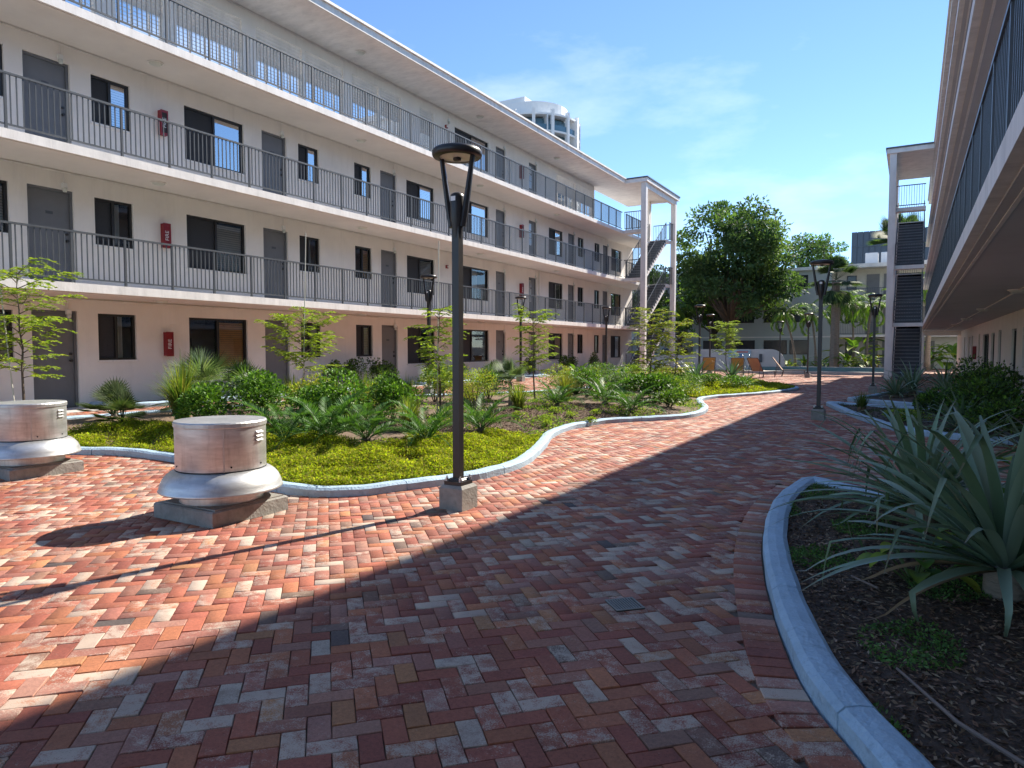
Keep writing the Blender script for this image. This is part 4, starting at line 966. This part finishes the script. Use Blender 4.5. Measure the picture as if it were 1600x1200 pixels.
shrub(-8.5,9.4,bz(-8.5,9.4),.5,.5,.7,1500,.04,'olive shrub behind the arching grass clump',YELG+MIDG,lumps=8,matr=LEAF,shell=.4)
shrub(-8.9,10.6,bz(-8.9,10.6),.5,.5,.65,1700,.055,'dark rounded shrub by the left path, left of the lamp',HC,lumps=9,shell=.7)
paddle_plant(-7.9,17.2,bz(-7.9,17.2),70,.26,.15,'big clump of bright heart-leaved plants in mid bed',LIME+MIDG,el=(25,85),stalk=.7,seed=2)
paddle_plant(-7.0,18.0,bz(-7.0,18.0),60,.26,.15,'heart-leaved clump right of the bright one in mid bed',MIDG+LIME,el=(25,85),stalk=.6,seed=3)
shrub(-6.4,16.2,bz(-6.4,16.2),.6,.6,.75,1700,.06,'grey-green leafy shrub in mid bed behind the cycads',GREYG+MIDG,lumps=8,shell=.4)
shrub(-5.3,16.0,bz(-5.3,16.0),.7,.65,.62,2300,.075,'glossy dark low shrub beside the kerb bend',[(.05,.12,.02),(.08,.17,.03),(.12,.22,.04)],lumps=11,shell=.6,asp=.75)
shrub(-4.75,15.4,bz(-4.75,15.4),.45,.5,.38,1200,.06,'low glossy shrub right at the kerb bend',[(.06,.13,.02),(.10,.20,.035),(.16,.25,.04)],lumps=9,shell=.6,asp=.75)
shrub(-5.7,18.6,bz(-5.7,18.6),.7,.7,.6,1900,.06,'lime shrub behind the glossy shrub',LIME+MIDG,lumps=9,shell=.5)
for i, (x, y, L, n) in enumerate(((-8.2,25.0,.95,44),(-6.7,24.9,.95,48),(-5.75,26.3,.92,48),(-7.4,26.6,.8,36))):
    rosette(x, y, bz(x,y)+.12, n, L, .065, ['green spiky rosette left of the lounge chairs, partly behind young tree','big green spiky rosette in front of the yellow lounge chairs','big green spiky rosette in front of the orange lounge chair','spiky rosette behind the other two rosettes'][i], 'spiky_rosette', [(.08,.145,.075),(.11,.19,.10),(.14,.22,.13)], seed=40+i, group='green spiky rosettes', bend=.75, kinks=.1, elmin=-4)
for i, (x, y) in enumerate(((-5.6,22.6),(-6.4,23.1),(-5.0,23.1))):
    shrub(x, y, bz(x,y), .5,.5,.42, 1100,.06, ['low dark green shrub in the far part of the island, left','low dark green shrub in the far part of the island, rear','low dark green shrub at the lime tip of the island'][i], MIDG, lumps=7)
for i, (x, y, r_, h) in enumerate(((-9.3,12.6,.5,.6),(-8.9,14.3,.5,.55),(-8.9,18.3,.55,.6),(-8.4,20.0,.6,.65),(-7.7,21.6,.6,.6),(-8.8,22.6,.6,.6),(-6.9,22.0,.5,.5),(-5.9,20.2,.5,.5),(-5.6,17.4,.5,.5),(-7.2,16.3,.5,.6),(-9.6,9.3,.45,.5),(-10.4,8.6,.45,.5))):
    shrub(x, y, bz(x,y), r_*1.2, r_*1.2, h*1.25, 1900, .06, '%s filler shrub of the island, counted from the near end of the back row' % words[i], [MIDG+LIME, MIDG, LIME+YELG, GREYG+MIDG][i % 4], name='filler_shrub', lumps=8, shell=.4, group='filler shrubs in the island bed')
for i, (x, y, h_, sp) in enumerate(((-8.95,9.9,.9,.5),(-6.9,12.2,.7,.45),(-8.0,18.9,.8,.5),(-6.2,19.2,.7,.5),(-9.9,11.4,.7,.45),(-10.9,9.9,.7,.4),(-6.6,8.3,.6,.4))):
    grass(x, y, bz(x,y), h_, sp, 220, ['green grass clump behind the hedge shrubs','grass clump right of the little fan palm stem','grass clump behind the heart-leaved plants','grass clump before the bushy stair-tower trees','grass clump by the left path edge','small grass clump beside the second young tree','short grass clump between hedge and cycads'][i], [(.15,.22,.04),(.21,.26,.05),(.11,.18,.035),(.26,.26,.08)])
# little tufts in the dry mulch
for i, (x, y) in enumerate(((-5.6,10.9),(-5.9,11.6),(-5.75,12.3),(-6.3,11.2),(-5.5,13.0),(-6.2,12.5),(-5.25,12.0),(-6.5,10.4))):
    shrub(x, y, bz(x,y), .14,.14,.14, 260,.035, '%s small lime tuft in the dry mulch from the lamp post' % words[i], LIME, name='lime_tuft', lumps=4, matr=MOSS, group='lime tufts in dry mulch')
# lime ground cover near the front kerb and at the far tip
def groundcover(name, poly, test, n, ls, cols, label, mound, z1=.05, matr=MOSS, box=None):
    x0, y0 = poly.min(0); x1, y1 = poly.max(0)
    if box: x0, x1, y0, y1 = box
    X = rng.uniform(x0, x1, n); Y = rng.uniform(y0, y1, n)
    k = inside(poly, X, Y) & test(X, Y); X, Y = X[k], Y[k]; n = len(X)
    clump = .5+.5*np.sin(X*7.3+1.3*np.sin(Y*5.1))*np.sin(Y*6.7+1.1*np.sin(X*4.3))
    Z = bed_height(X, Y, poly, mound)+rng.uniform(0,1,n)**1.3*z1*(.35+.9*clump)
    P = np.stack([X,Y,Z],1); D = rdir(n, -.1, .9); V = leaf_geo(P, D, rng.uniform(.6,1.3,n)*ls, rng.uniform(.6,1.3,n)*ls*.45, rng.normal(0,.7,n))
    bare = np.sin(X*3.1+2.2*np.sin(Y*2.3))*np.sin(Y*3.9+1.7*np.sin(X*2.7)) > .8
    kp = ~(bare & (rng.uniform(0,1,n) < .8)); V = V[kp]; clump = clump[kp]; n = len(V)
    c = vary(cols, n, .32)*(.72+.45*clump)[:,None]
    o = link(name, fast_mesh(name, V.reshape(-1,3), np.arange(n*4).reshape(n,4), matr, c)); return tag(o, label, 'ground cover', kind='stuff')
MOSSC = [(0.30,0.36,0.022),(0.38,0.42,0.028),(0.21,0.29,0.022),(0.40,0.40,0.045),(0.26,0.22,0.06)]
def front(X, Y):
    d = dist_poly(ISL, X, Y, True); wob = .25*np.sin(X*2.1)+.2*np.sin(Y*3.3+X)
    return (d > .06) & (((X < -4.2) & (Y < 7.6+wob) & (d < 1.75+wob) & (X > -10.4)) | ((Y < 9.6) & (X > -5.6+wob*.5) & (d < .9+wob)))
groundcover('ground_cover', ISL, front, 480000, .036, MOSSC, 'lime-yellow mossy ground cover along the front kerb of the island', .16, .10, box=(-10.5,-4.0,4.7,9.8))
groundcover('ground_cover', ISL, lambda X, Y: (Y > 19.6) & (X > -6.4) & (dist_poly(ISL, X, Y, True) > .07), 110000, .06, MOSSC, 'lime ground cover on the far tip of the island', .16, .11, box=(-6.5,-3.4,19.5,28.5))
groundcover('ground_cover', ISL, lambda X, Y: (Y > 9.0) & (Y < 19.6) & (np.sin(X*3.1+Y*1.7)+np.sin(Y*2.9-X*2.2) > .1), 160000, .05, LIME+MIDG, 'patchy low green growth in the middle of the island', .16, .07)
# mulch chips
def chips(name, poly, n, mound, label, cols, box=None, L=(.015,.055)):
    x0, y0 = poly.min(0); x1, y1 = poly.max(0)
    if box: x0, x1, y0, y1 = box
    X = rng.uniform(x0,x1,n); Y = rng.uniform(y0,y1,n); k = inside(poly, X, Y); X, Y = X[k], Y[k]; n = len(X)
    P = np.stack([X,Y,bed_height(X,Y,poly,mound)+rng.uniform(.0,.014,n)],1); D = rdir(n,-.3,.35)
    V = leaf_geo(P, D, rng.uniform(*L,n), rng.uniform(.005,.016,n), rng.normal(0,.5,n), .15)
    c = vary(cols, n, .4); tag(link(name, fast_mesh(name, V.reshape(-1,3), np.arange(n*4).reshape(n,4), CHIP, c)), label, 'mulch', kind='stuff')
chips('mulch_chips', PL1c, 60000, .05, 'dark bark mulch covering the near right planter', [(.17,.10,.062),(.11,.07,.045),(.27,.18,.115),(.08,.054,.04),(.12,.075,.05),(.30,.22,.15)], (-1.0,1.9,1.6,8.0))
chips('mulch_chips', ISL, 60000, .16, 'dry pale mulch in the middle of the island bed', [(.22,.15,.10),(.15,.10,.07),(.32,.24,.17),(.10,.07,.05)], (-7.6,-4.2,8.0,14.5), (.02,.08))
chips('mulch_chips', PL2c, 9000, .05, 'dark mulch in the second right planter', [(.075,.05,.035),(.05,.035,.025),(.12,.085,.06)])
# creeping green patches in the near right planter
groundcover('creeping_plant', PL1c, lambda X, Y: (np.sin(X*5.3+Y*2.1)*np.sin(Y*3.7-X*2.9+.6) > .30) & (X < 1.3), 150000, .024, [(.11,.21,.055),(.15,.27,.08),(.08,.16,.05)], 'small creeping green patches on the dark mulch of the near right planter', .05, .03, LEAF)
groundcover('creeping_plant', PL2c, lambda X, Y: (np.sin(X*3.3+Y*1.1)*np.sin(Y*2.7-X*2.9) > .05), 16000, .035, [(.06,.09,.03),(.08,.12,.04)], 'thin creeping growth in the second right planter', .05, .05, LEAF)
# fallen sticks in the near right planter
for pts, lab in ((((-.02,3.35,.075),(.18,2.95,.085),(.42,2.72,.07)),'long bare fallen stick lying on the dark mulch in front'),(((-.28,4.6,.075),(-.13,4.42,.08)),'short pale stick on the dark mulch near the kerb')):
    tag(MB().tube([tuple(p) for p in pts], [.006,.008,.009][:len(pts)], 6).build('stick', mat('dry_stick_%d' % len(pts), (.22,.16,.13), .8)), lab, 'stick')

# ------------------------------------------------------------------ right-hand planting
def pz(x, y): return bz(x, y, PL1c, .05)
rosette(.48,4.62,pz(.48,4.6)+.12,104,1.32,.062,'large silver strap-leaf plant in the right foreground, nearest and cut by the picture edge', single=True, seed=11, bend=1.2, kinks=.45, elmin=4)
rosette(.10,6.3,pz(.10,6.3)+.10,92,1.2,.052,'large silver strap-leaf plant behind the nearest one on the right', single=True, seed=12, bend=1.1, kinks=.25, elmin=4)
rosette(1.45,7.9,.15,44,1.15,.08,'upright grey strap-leaf plant against the right wall', cols=[(.13,.13,.12),(.16,.15,.14),(.10,.11,.10)], seed=13, bend=.4, elmin=30)
paddle_plant(.05,4.75,pz(.05,4.75),16,.16,.11,'small bright green leafy plant under the nearest strap-leaf plant',LIME+MIDG,el=(20,75),stalk=.3,seed=9)
paddle_plant(.75,5.7,pz(.75,5.7),16,.16,.1,'bright green leafy sprout between the two big strap-leaf plants',LIME+MIDG,el=(40,80),stalk=.55,seed=10)
rosette(.05,23.6,.2,70,1.25,.05,'big silver-leaved rosette in front of the right stair tower', seed=14, bend=1.25, kinks=.25, elmin=-8)
rosette(.9,25.0,.2,50,1.15,.05,'second silver-leaved rosette behind the big one near the right wall', seed=15, bend=1.2, kinks=.2)
for i, (x, y, r_, h) in enumerate(((1.25,16.4,.75,.95),(1.5,18.0,.7,1.05),(1.1,14.2,.7,.8),(1.4,21.5,.7,1.1),(1.3,12.9,.6,.6),(.55,17.0,.5,.55))):
    shrub(x, y, .03, r_, r_, h, 2200, .07, ['dark green shrub in front of the right wall, middle of the second planter','dark green shrub at the back of the second right planter','dark green shrub at the near end of the second right planter','tall dark shrub by the wall in the third right planter','low dark shrub at the near corner of the second right planter','low spreading shrub in the second right planter'][i], DARKG+MIDG, lumps=10, shell=.55, asp=.6)
grass(-.95,17.6,.06,.5,.3,120,'small green grass tuft at the tip of the second right planter',[(.10,.15,.04),(.14,.19,.06)])
shrub(-.1,15.2,.05,.45,.5,.22,900,.05,'low lime-green patch in the second right planter',LIME+MIDG,lumps=6)
for i, (x, y, L_) in enumerate(((1.45,5.6,1.15),(1.3,7.0,1.1),(.75,13.6,.8),(-.35,22.6,.9),(.9,20.6,.9))):
    rosette(x, y, .10, 56, L_, .06, ['strap-leaf plant at the right edge behind the nearest one','strap-leaf plant by the right wall between the two big ones','strap-leaf plant at the near corner of the second right planter','strap-leaf plant at the tip of the third right planter','strap-leaf plant in the middle of the third right planter'][i], seed=90+i, bend=1.0)
for i, (x, y, r_, h) in enumerate(((1.5,9.6,.5,.5),(1.3,11.0,.5,.4))):
    rosette(x, y, .1, 26, .75, .05, ['medium silver strap-leaf plant by the right wall beyond the grey one','smaller silver strap-leaf plant by the right wall, further back'][i], seed=60+i)

# ------------------------------------------------------------------ planting strips along the left wall
SB = [(8.4,12.9),(14.2,17.7),(19.0,25.1),(26.4,28.0),(29.3,32.2),(33.5,36.4)]
for i, (a, b) in enumerate(SB):
    poly = np.array([(-15.35,a),(-14.25,a),(-14.25,b),(-15.35,b)], float)
    bed('planting_bed', poly, MULCH, .03, .12)
    kerb('kerb', catmull([(-15.35,a),(-14.7,a+.02),(-14.25,a+.25),(-14.22,(a+b)/2),(-14.25,b-.25),(-14.7,b-.02),(-15.35,b)], 5), .14, .11)
MB_ = MB()
for a, b in zip([6.6]+[s_[1] for s_ in SB[:-1]], [s_[0] for s_ in SB]):
    tag(MB().box(-15.40, -14.2, a+.08, b-.08, .1, .206).build('door_step', PALECON), kind='structure')
k = 0
for i, (x, y, h) in enumerate(((-14.8,10.6,.75),(-14.8,15.0,.85),(-14.7,15.9,.95),(-14.8,16.9,.9),(-14.7,17.4,.75),(-14.8,19.8,.85),(-14.7,21.5,.7),(-14.8,24.0,.8),(-14.7,30.6,.9),(-14.8,31.6,.8),(-14.7,34.4,.9),(-14.8,27.2,.8))):
    shrub(x, y, .22, .36, .36, h, 900, .075, '%s dark leafy shrub from the left in the strip along the left wall' % words[i], DARKG+MIDG, lumps=7, shell=.35, asp=.6, group='shrubs along the left wall')

# ------------------------------------------------------------------ pool, garden wall and far end
WATER, wn_, wl_, wp = base_mat('pool_water'); wp.inputs['Base Color'].default_value = (.02,.09,.11,1); wp.inputs['Roughness'].default_value = .06
wnz = wn_.new('ShaderNodeTexNoise'); wnz.inputs['Scale'].default_value = 2.5; wbp = wn_.new('ShaderNodeBump'); wbp.inputs['Strength'].default_value = .15
wl_.new(wnz.outputs['Fac'], wbp.inputs['Height']); wl_.new(wbp.outputs['Normal'], wp.inputs['Normal'])
TILE = mat('pool_tile', (.12,.24,.25), .3, var=.2, scale=30)
PDECK = mat('deck_brick_far', (.36,.19,.13), .85, var=.3, scale=9)
tag(MB().box(-24, 6, 41.9, 58.9, -.3, -.004).build('pool_deck', PDECK), kind='structure')
tag(MB().box(-9.2, -.9, 43.0, 47.8, .0, .06).build('pool_water', WATER), kind='structure')
m = MB(); m.box(-9.6,-.5,42.6,43.0,-.004,.16); m.box(-9.6,-.5,47.8,48.2,-.004,.30); m.box(-9.6,-9.2,43.0,47.8,-.004,.16); m.box(-.9,-.5,43.0,47.8,-.004,.16)
tag(m.build('pool_coping', PALECON), kind='structure')
tag(MB().box(-9.18,-.92,47.72,47.80,.06,.26).build('pool_tile_band', TILE), kind='structure')
WALLP = mat('garden_wall_paint', (.66,.62,.58), .85, var=.06, scale=2, bump=.2)
gw = tag(empty('garden_wall', (0,0,0)), 'low pale garden wall with a rounded end beyond the pool', 'wall')
m = MB(); m.box(-13.2,-8.2,48.9,49.1,0,1.42)
b = len(m.v); N8 = 8
for yy in (48.9,49.1):
    m.v.append((-8.2,yy,0))
    for q in range(N8+1): a = R(90-90*q/N8); m.v.append((-8.2+.9*math.cos(a), yy, .52+.9*math.sin(a)))
    m.v.append((-7.3,yy,0))
kk_ = N8+3; m.f.append(tuple(b+i for i in range(kk_))); m.f.append(tuple(b+kk_+i for i in range(kk_))[::-1])
m.f += [(b+i, b+kk_+i, b+kk_+i+1, b+i+1) for i in range(kk_-1)]
m.build('wall', WALLP, gw); MB().box(-16.5,-13.2,48.9,49.1,0,1.0).build('lower_wall', WALLP, gw)
sg = tag(empty('pool_sign', (-10.2,48.88,.75)), 'pale blue notice board on the garden wall', 'sign')
MB().box(-.75,.75,-.02,0,0,.62).build('board', mat('pale_blue_board', (.45,.60,.68), .4, var=.2, scale=3), sg); MB().box(-.2,.55,-.024,-.021,.42,.54).build('header', mat('red_print', (.5,.2,.2), .5), sg); MB().box(-.15,.25,-.024,-.021,.05,.36).build('text_block', mat('blue_print', (.15,.28,.5), .5), sg)
tag(MB().box(-8.9,-8.72,48.8,48.89,.55,1.1).build('wall_box', RAIL), 'dark utility box on the garden wall right of the notice board', 'box')
hr = MB(); hr.tube([(-8.9,43.4,.16),(-8.9,43.4,1.0),(-8.9,43.55,1.1),(-8.9,44.4,.5),(-8.9,44.5,.1)], .022, 8); hr.tube([(-8.5,43.4,.16),(-8.5,43.4,1.0),(-8.5,43.55,1.1),(-8.5,44.4,.5),(-8.5,44.5,.1)], .022, 8)
tag(hr.build('pool_handrail', mat('steel_rail', (.5,.5,.5), .25, metal=1), smooth=True), 'pair of bent steel handrails at the pool steps', 'handrail')
def lounge(x, y, rz, colr, label):
    e = empty('lounge_chair', (x, y, gzf(x)), rz); tag(e, label, 'lounge chair', 'sling lounge chairs by the pool')
    fr = MB()
    for s_ in (-.3,.3): fr.tube([(s_,-.9,.34),(s_,.25,.34),(s_,.75,1.0)], .018, 6); fr.tube([(s_,-.8,.34),(s_,-.85,0)], .016, 6); fr.tube([(s_,.2,.34),(s_,.28,0)], .016, 6); fr.tube([(s_,.5,.66),(s_,.62,.0)], .014, 6)
    fr.tube([(-.3,.75,1.0),(.3,.75,1.0)], .018, 6); fr.build('frame', RAIL, e)
    s2 = MB(); s2.v = [(-.28,-.88,.345),(.28,-.88,.345),(.28,.24,.345),(-.28,.24,.345),(.28,.73,.985),(-.28,.73,.985)]; s2.f = [(0,1,2,3),(3,2,4,5)]; s2.build('sling', colr, e)
SLY = mat('yellow_sling', (.34,.27,.09), .7, var=.12); SLO = mat('orange_sling', (.36,.23,.15), .7, var=.1)
lounge(-8.9,35.2,R(200),SLY,'yellow sling lounge chair, left of three beyond the spiky plants'); lounge(-7.6,35.8,R(195),SLY,'yellow sling lounge chair, middle of three beyond the spiky plants'); lounge(-6.5,36.0,R(160),SLO,'orange sling lounge chair, right of three beyond the spiky plants')
lounge(-5.6,38.6,R(95),SLO,'flat lounge chair near the pool coping, rightmost'); lounge(-8.6,30.9,R(100),SLY,'lounge chair half hidden left of the spiky plants')

# far building beyond the pool
GREYW = mat('grey_green_wall', (.42,.45,.43), .85, var=.05, scale=.8, bump=.15)
fb = tag(empty('far_apartment_block', (0,0,0)), 'pale grey three-storey apartment block beyond the pool, behind the palms', 'building')
def fwin(x0, x1, z0, z1, y):
    w = empty('window', ((x0+x1)/2, y, z0), parent=fb); h_ = (x1-x0)/2; q = z1-z0
    m = MB(); m.box(-h_,-h_+.06,-.04,.02,0,q); m.box(h_-.06,h_,-.04,.02,0,q); m.box(-h_+.06,h_-.06,-.04,.02,0,.06); m.box(-h_+.06,h_-.06,-.04,.02,q-.06,q); m.build('frame', BRONZE, w)
    MB().box(-h_+.06,h_-.06,-.012,.0,.06,q-.06).build('pane', mat('far_dark_glass', (.03,.035,.04), .15) if 'far_dark_glass' not in bpy.data.materials else bpy.data.materials['far_dark_glass'], w)
FY = 60.0
MB().box(-24,-5.6,FY,FY+9,-.5,7.7).build('wall', GREYW, fb); MB().box(-24.2,-5.4,FY-.25,FY+9.2,7.7,7.95).build('roof', FASCIA, fb)
MB().box(-24,-5.6,FY-.012,FY+.002,2.35,2.45).build('floor_line', SOFFIT, fb)
for (x0, x1) in ((-17.9,-16.6),(-15.6,-14.1),(-13.2,-11.4),(-10.6,-8.9),(-8.6,-7.3)):
    for fl in range(3):
        zz = .9+2.6*fl; fwin(x0, x1 if fl != 0 else x1+.1, zz+.1, zz+1.25, FY)
MB().box(-5.6,8,FY+1.4,FY+9,-.5,7.7).build('wall', mat('cream_wall', (.52,.51,.46), .85, var=.05), fb); MB().box(-5.4,8.2,FY-.2,FY+9.2,7.7,8.0).build('roof', FASCIA, fb)
for fl in (1, 2):
    z = 2.62*fl-.1; MB().box(-5.6,8,FY,FY+1.4,z-.16,z).build('walkway_slab', FASCIA, fb)
    m = MB(); m.box(-5.6,8,FY+.02,FY+.06,z+.95,z+.99); m.box(-5.6,8,FY+.03,FY+.05,z+.1,z+.13)
    for k in range(113): m.box(-5.6+k*.12,-5.58+k*.12,FY+.03,FY+.05,z+.1,z+.95)
    m.build('railing', RAIL, fb)
for fl in range(3):
    z = 2.62*fl-.1+.1
    for (x0, x1) in ((-4.6,-3.9),(-.9,-.2),(4,4.8)): fwin(x0, x1, z+.9, z+2.0, FY+1.4)
    for x0 in (-3.2,.6,-2.0): MB().box(x0, x0+.9, FY+1.36, FY+1.402, z, z+2.05).build('door', GREYDOOR, fb)
MB().box(-3.3,-2.6,FY+1.1,FY+1.39,2.0,2.35).build('air_conditioner', RAIL, fb)
# far roof units and blue mansard building
for i, (x, w_) in enumerate(((-2.9,.9),(-1.7,1.1))):
    e = empty('air_conditioner', (x, 62, 8.0)); tag(e, ['left','right'][i]+' rooftop air-conditioning unit on the far block', 'air conditioner', 'rooftop units'); MB().cbox((0,0,.55), w_, .8, .9, bev=.04).build('case', WHITE, e); MB().lathe([(.3,1.0),(.3,1.06),(0,1.07)], n=16).build('fan_grille', RAIL, e)
bm_ = tag(empty('mansard_building', (0,0,0)), 'distant building with a dark blue metal mansard roof', 'building')
BLUE = mat('blue_metal_roof', (.06,.085,.12), .45, var=.08, scale=1)
MB().box(-6,14,88,104,-.5,9.8).build('wall', GREYW, bm_)
for k in range(34): MB().box(-6.2+k*.6,-5.64+k*.6,87.7,87.9,9.6,14.6).build('roof_panel', BLUE, bm_)
MB().box(-6.2,14.2,87.9,104,9.8,14.55).build('roof_core', BLUE, bm_); MB().box(-6.2,14.2,87.62,87.95,12.9,13.0).build('roof_band', BLUE, bm_)

# round high-rise far left behind the roof
HW = mat('highrise_white', (.80,.82,.82), .7, var=.05, scale=.2); HG = mat('highrise_glass', (.10,.20,.27), .12, var=.2, scale=.3)
hd = 140.0; hl = hd*(832-800)/1080; hx_ = c30*hl-s30*hd; hy_ = s30*hl+c30*hd
ht = tag(empty('high_rise_tower', (hx_, hy_, 0)), 'round white high-rise top with balconies, showing over the left roof', 'tower')
MB().lathe([(7.6,0),(7.6,44.8)], n=36).build('glazing', HG, ht)
for k in range(15):
    zf = 45.4-3.1*k; m = MB().lathe([(7.5,zf-.35),(9.25,zf-.35),(9.25,zf),(7.5,zf)], n=40); m.build('floor_slab', HW, ht)
    if 0 < k < 5: MB().lathe([(9.15,zf),(9.15,zf+1.05)], n=40).build('balustrade', HG, ht)
for k in range(16):
    a = 2*math.pi*(k+.3)/16; MB().box(-.35,.35,-.3,.3,0,46.1).build('column', HW, ht, loc=(9.1*math.cos(a), 9.1*math.sin(a), 0), rot=(0,0,a))
MB().lathe([(6.9,45.4),(6.9,48.2),(0,48.25)], n=40).build('penthouse', HW, ht); MB().box(-4.5,1.2,-5.5,3.0,48.2,49.6).build('lift_house', HW, ht)
for k in range(8):
    a = 2*math.pi*k/8; MB().box(-.06,.06,-1.4,1.4,31.5,45.2).build('partition', HW, ht, loc=(8.3*math.cos(a), 8.3*math.sin(a), 0), rot=(0,0,a+R(90)))

# trees and palms beyond the pool
big_tree(-11.6,52.6,0,12.6,4.5,6.9,'large dark leafy tree beyond the pool, right of the left stair tower', 26000, [(.075,.13,.055),(.10,.165,.065),(.06,.105,.048),(.13,.20,.07)], .29, 3, 120, .33)
big_tree(-8.3,63.5+9,0,12.4,3.6,9.5,'leafy tree crown behind the far block, right of the large tree', 6000, MIDG+DARKG, .28, 5, 45, .25)
big_tree(-19.5,56.5,0,9.0,3.4,5.5,'dark tree behind the left stair tower', 6000, DARKG, .26, 6, 45, .22)
big_tree(-15.6,54.0,0,6.2,2.0,3.6,'small dark tree left of the large tree trunk', 3500, DARKG+MIDG[:2], .2, 7, 30, .12)
big_tree(-14.0,57.5,0,9.5,3.2,6.0,'leafy tree behind the large one, left side', 6000, DARKG+MIDG, .26, 9, 45, .2)
palm(-6.9,51.0,0,3.5,(-.7,0),'leaning feather palm, left of the pair behind the pool', 1.0)
palm(-5.7,51.8,0,3.4,(-.3,.1),'feather palm, right of the pair behind the pool', .95)
palm(-2.6,51.5,0,3.9,(.2,0),'feather palm between the thick palm trunk and the right stair tower', 1.05)
palm(-3.6,55.5,0,4.2,(-.2,0),'feather palm further back near the far walkway railing', 1.0)
palm(-16.6,52.0,0,4.0,(1.0,.2),'leaning feather palm beside the left stair tower', 1.05)
palm(-4.6,53.6,0,4.3,(.2,0),'feather palm behind the thick fan palm trunk', 1.1)
palm(-1.2,56,0,4.6,(.3,0),'feather palm just left of the right stair tower column', 1.0)
fan_plant(-4.35,46.9+2.6,0,5.9,1.0,'tall thick-trunked fan palm behind the near right lamp post',[(.05,.10,.04),(.09,.15,.07),(.14,.19,.10),(.035,.07,.03)],46,'tall_fan_palm',.9,.26,'palm tree','tall fan palms',26,.04,80,-55,.5)
fan_plant(-1.0,50.5,0,7.9,1.3,'tall fan palm rising beside the right stair tower',[(.04,.09,.035),(.07,.13,.05),(.11,.17,.07)],22,'tall_fan_palm',1.2,.2,'palm tree','tall fan palms',26,.055,85,10,.25)
for i, (x, y, n, L, W, st) in enumerate(((-3.6,49.9,34,.9,.26,.8),(-2.6,50.2,34,.9,.24,.9),(-6.2,50.0,26,.7,.2,.5),(-7.2,50.1,20,.6,.18,.4),(-3.2,53.0,22,1.5,.5,1.9),(-5.0,50.3,22,.8,.22,.6))):
    paddle_plant(x, y, 0, n, L, W, ['bright broad-leaved clump beyond the pool, left of two','bright broad-leaved clump beyond the pool, right of two','broad-leaved clump at the foot of the palm pair','low broad-leaved clump beside the garden wall end','tall bright banana-like plant beyond the pool','broad-leaved clump beside the thick palm trunk'][i], LIME+MIDG, el=(35,88), stalk=st, seed=70+i)
# garden seen under the right walkway
for i, (x, y) in enumerate(((1.2,56.5),(2.6,58.0),(.4,59.0))):
    paddle_plant(x, y, 0, 30, 1.3, .4, ['bright broad-leaved plant seen under the right walkway, left','bright broad-leaved plant seen under the right walkway, right','bright broad-leaved plant seen under the right walkway, rear'][i], LIME+MIDG, el=(30,85), stalk=1.3, seed=80+i)
palm(.9,53.5,0,5.5,(.3,0),'palm trunk seen under the right walkway', 1.0, tr=.17)
tag(MB().box(-2,14,64,64.2,0,1.6).build('boundary_wall', WALLP), 'white boundary wall seen under the right walkway', 'wall')
# yellow bollard, bench and a parked car behind the wall
tag(MB().lathe([(.09,0),(.09,.95),(.06,1.03),(0,1.05)], (-1.95,52.5,0), 14).build('bollard', mat('yellow_paint', (.55,.38,.02), .5), smooth=True), 'yellow bollard left of the right stair tower', 'bollard')
bn = tag(empty('park_bench', (-1.3,49.6,0)), 'small dark bench beside the right stair tower', 'bench')
for k in range(4): MB().box(-.6,.6,-.2+k*.11,-.11+k*.11,.42,.45).build('slat', RAIL, bn)
for k in range(3): MB().box(-.6,.6,.24,.27,.55+k*.12,.64+k*.12).build('slat', RAIL, bn)
for s_ in (-.5,.5): MB().box(s_-.03,s_+.03,-.2,.27,0,.42).build('leg', RAIL, bn)
car = tag(empty('parked_car', (-15.4,51.6,0), R(90)), 'dark windscreen and roof of a car parked behind the low garden wall', 'car')
def prism(name, prof, y0, y1, matr):
    m = MB(); n = len(prof); m.v = [(x,y0,z) for x, z in prof]+[(x,y1,z) for x, z in prof]; m.f = [tuple(range(n))[::-1], tuple(range(n,2*n))]+[(i,(i+1)%n,n+(i+1)%n,n+i) for i in range(n)]; return m.build(name, matr, car)
CARP = mat('silver_car_paint', (.5,.5,.5), .25, metal=.6, var=.02)
prism('body', [(-2.1,.3),(2.1,.3),(2.15,.75),(1.9,.92),(.9,.98),(-1.9,1.0),(-2.15,.8)], -.85,.85, CARP); prism('cabin', [(.95,.97),(.25,1.45),(-1.2,1.47),(-1.85,.98)], -.72,.72, mat('car_glass', (.01,.012,.015), .08, var=0)); prism('roof', [(.3,1.43),(.2,1.49),(-1.15,1.51),(-1.25,1.46)], -.7,.7, CARP)
for x in (-1.3,1.3):
    for y in (-.8,.8): MB().tube([(x,y-.1,.32),(x,y+.1,.32)], .32, 18).build('wheel', RAIL, car)
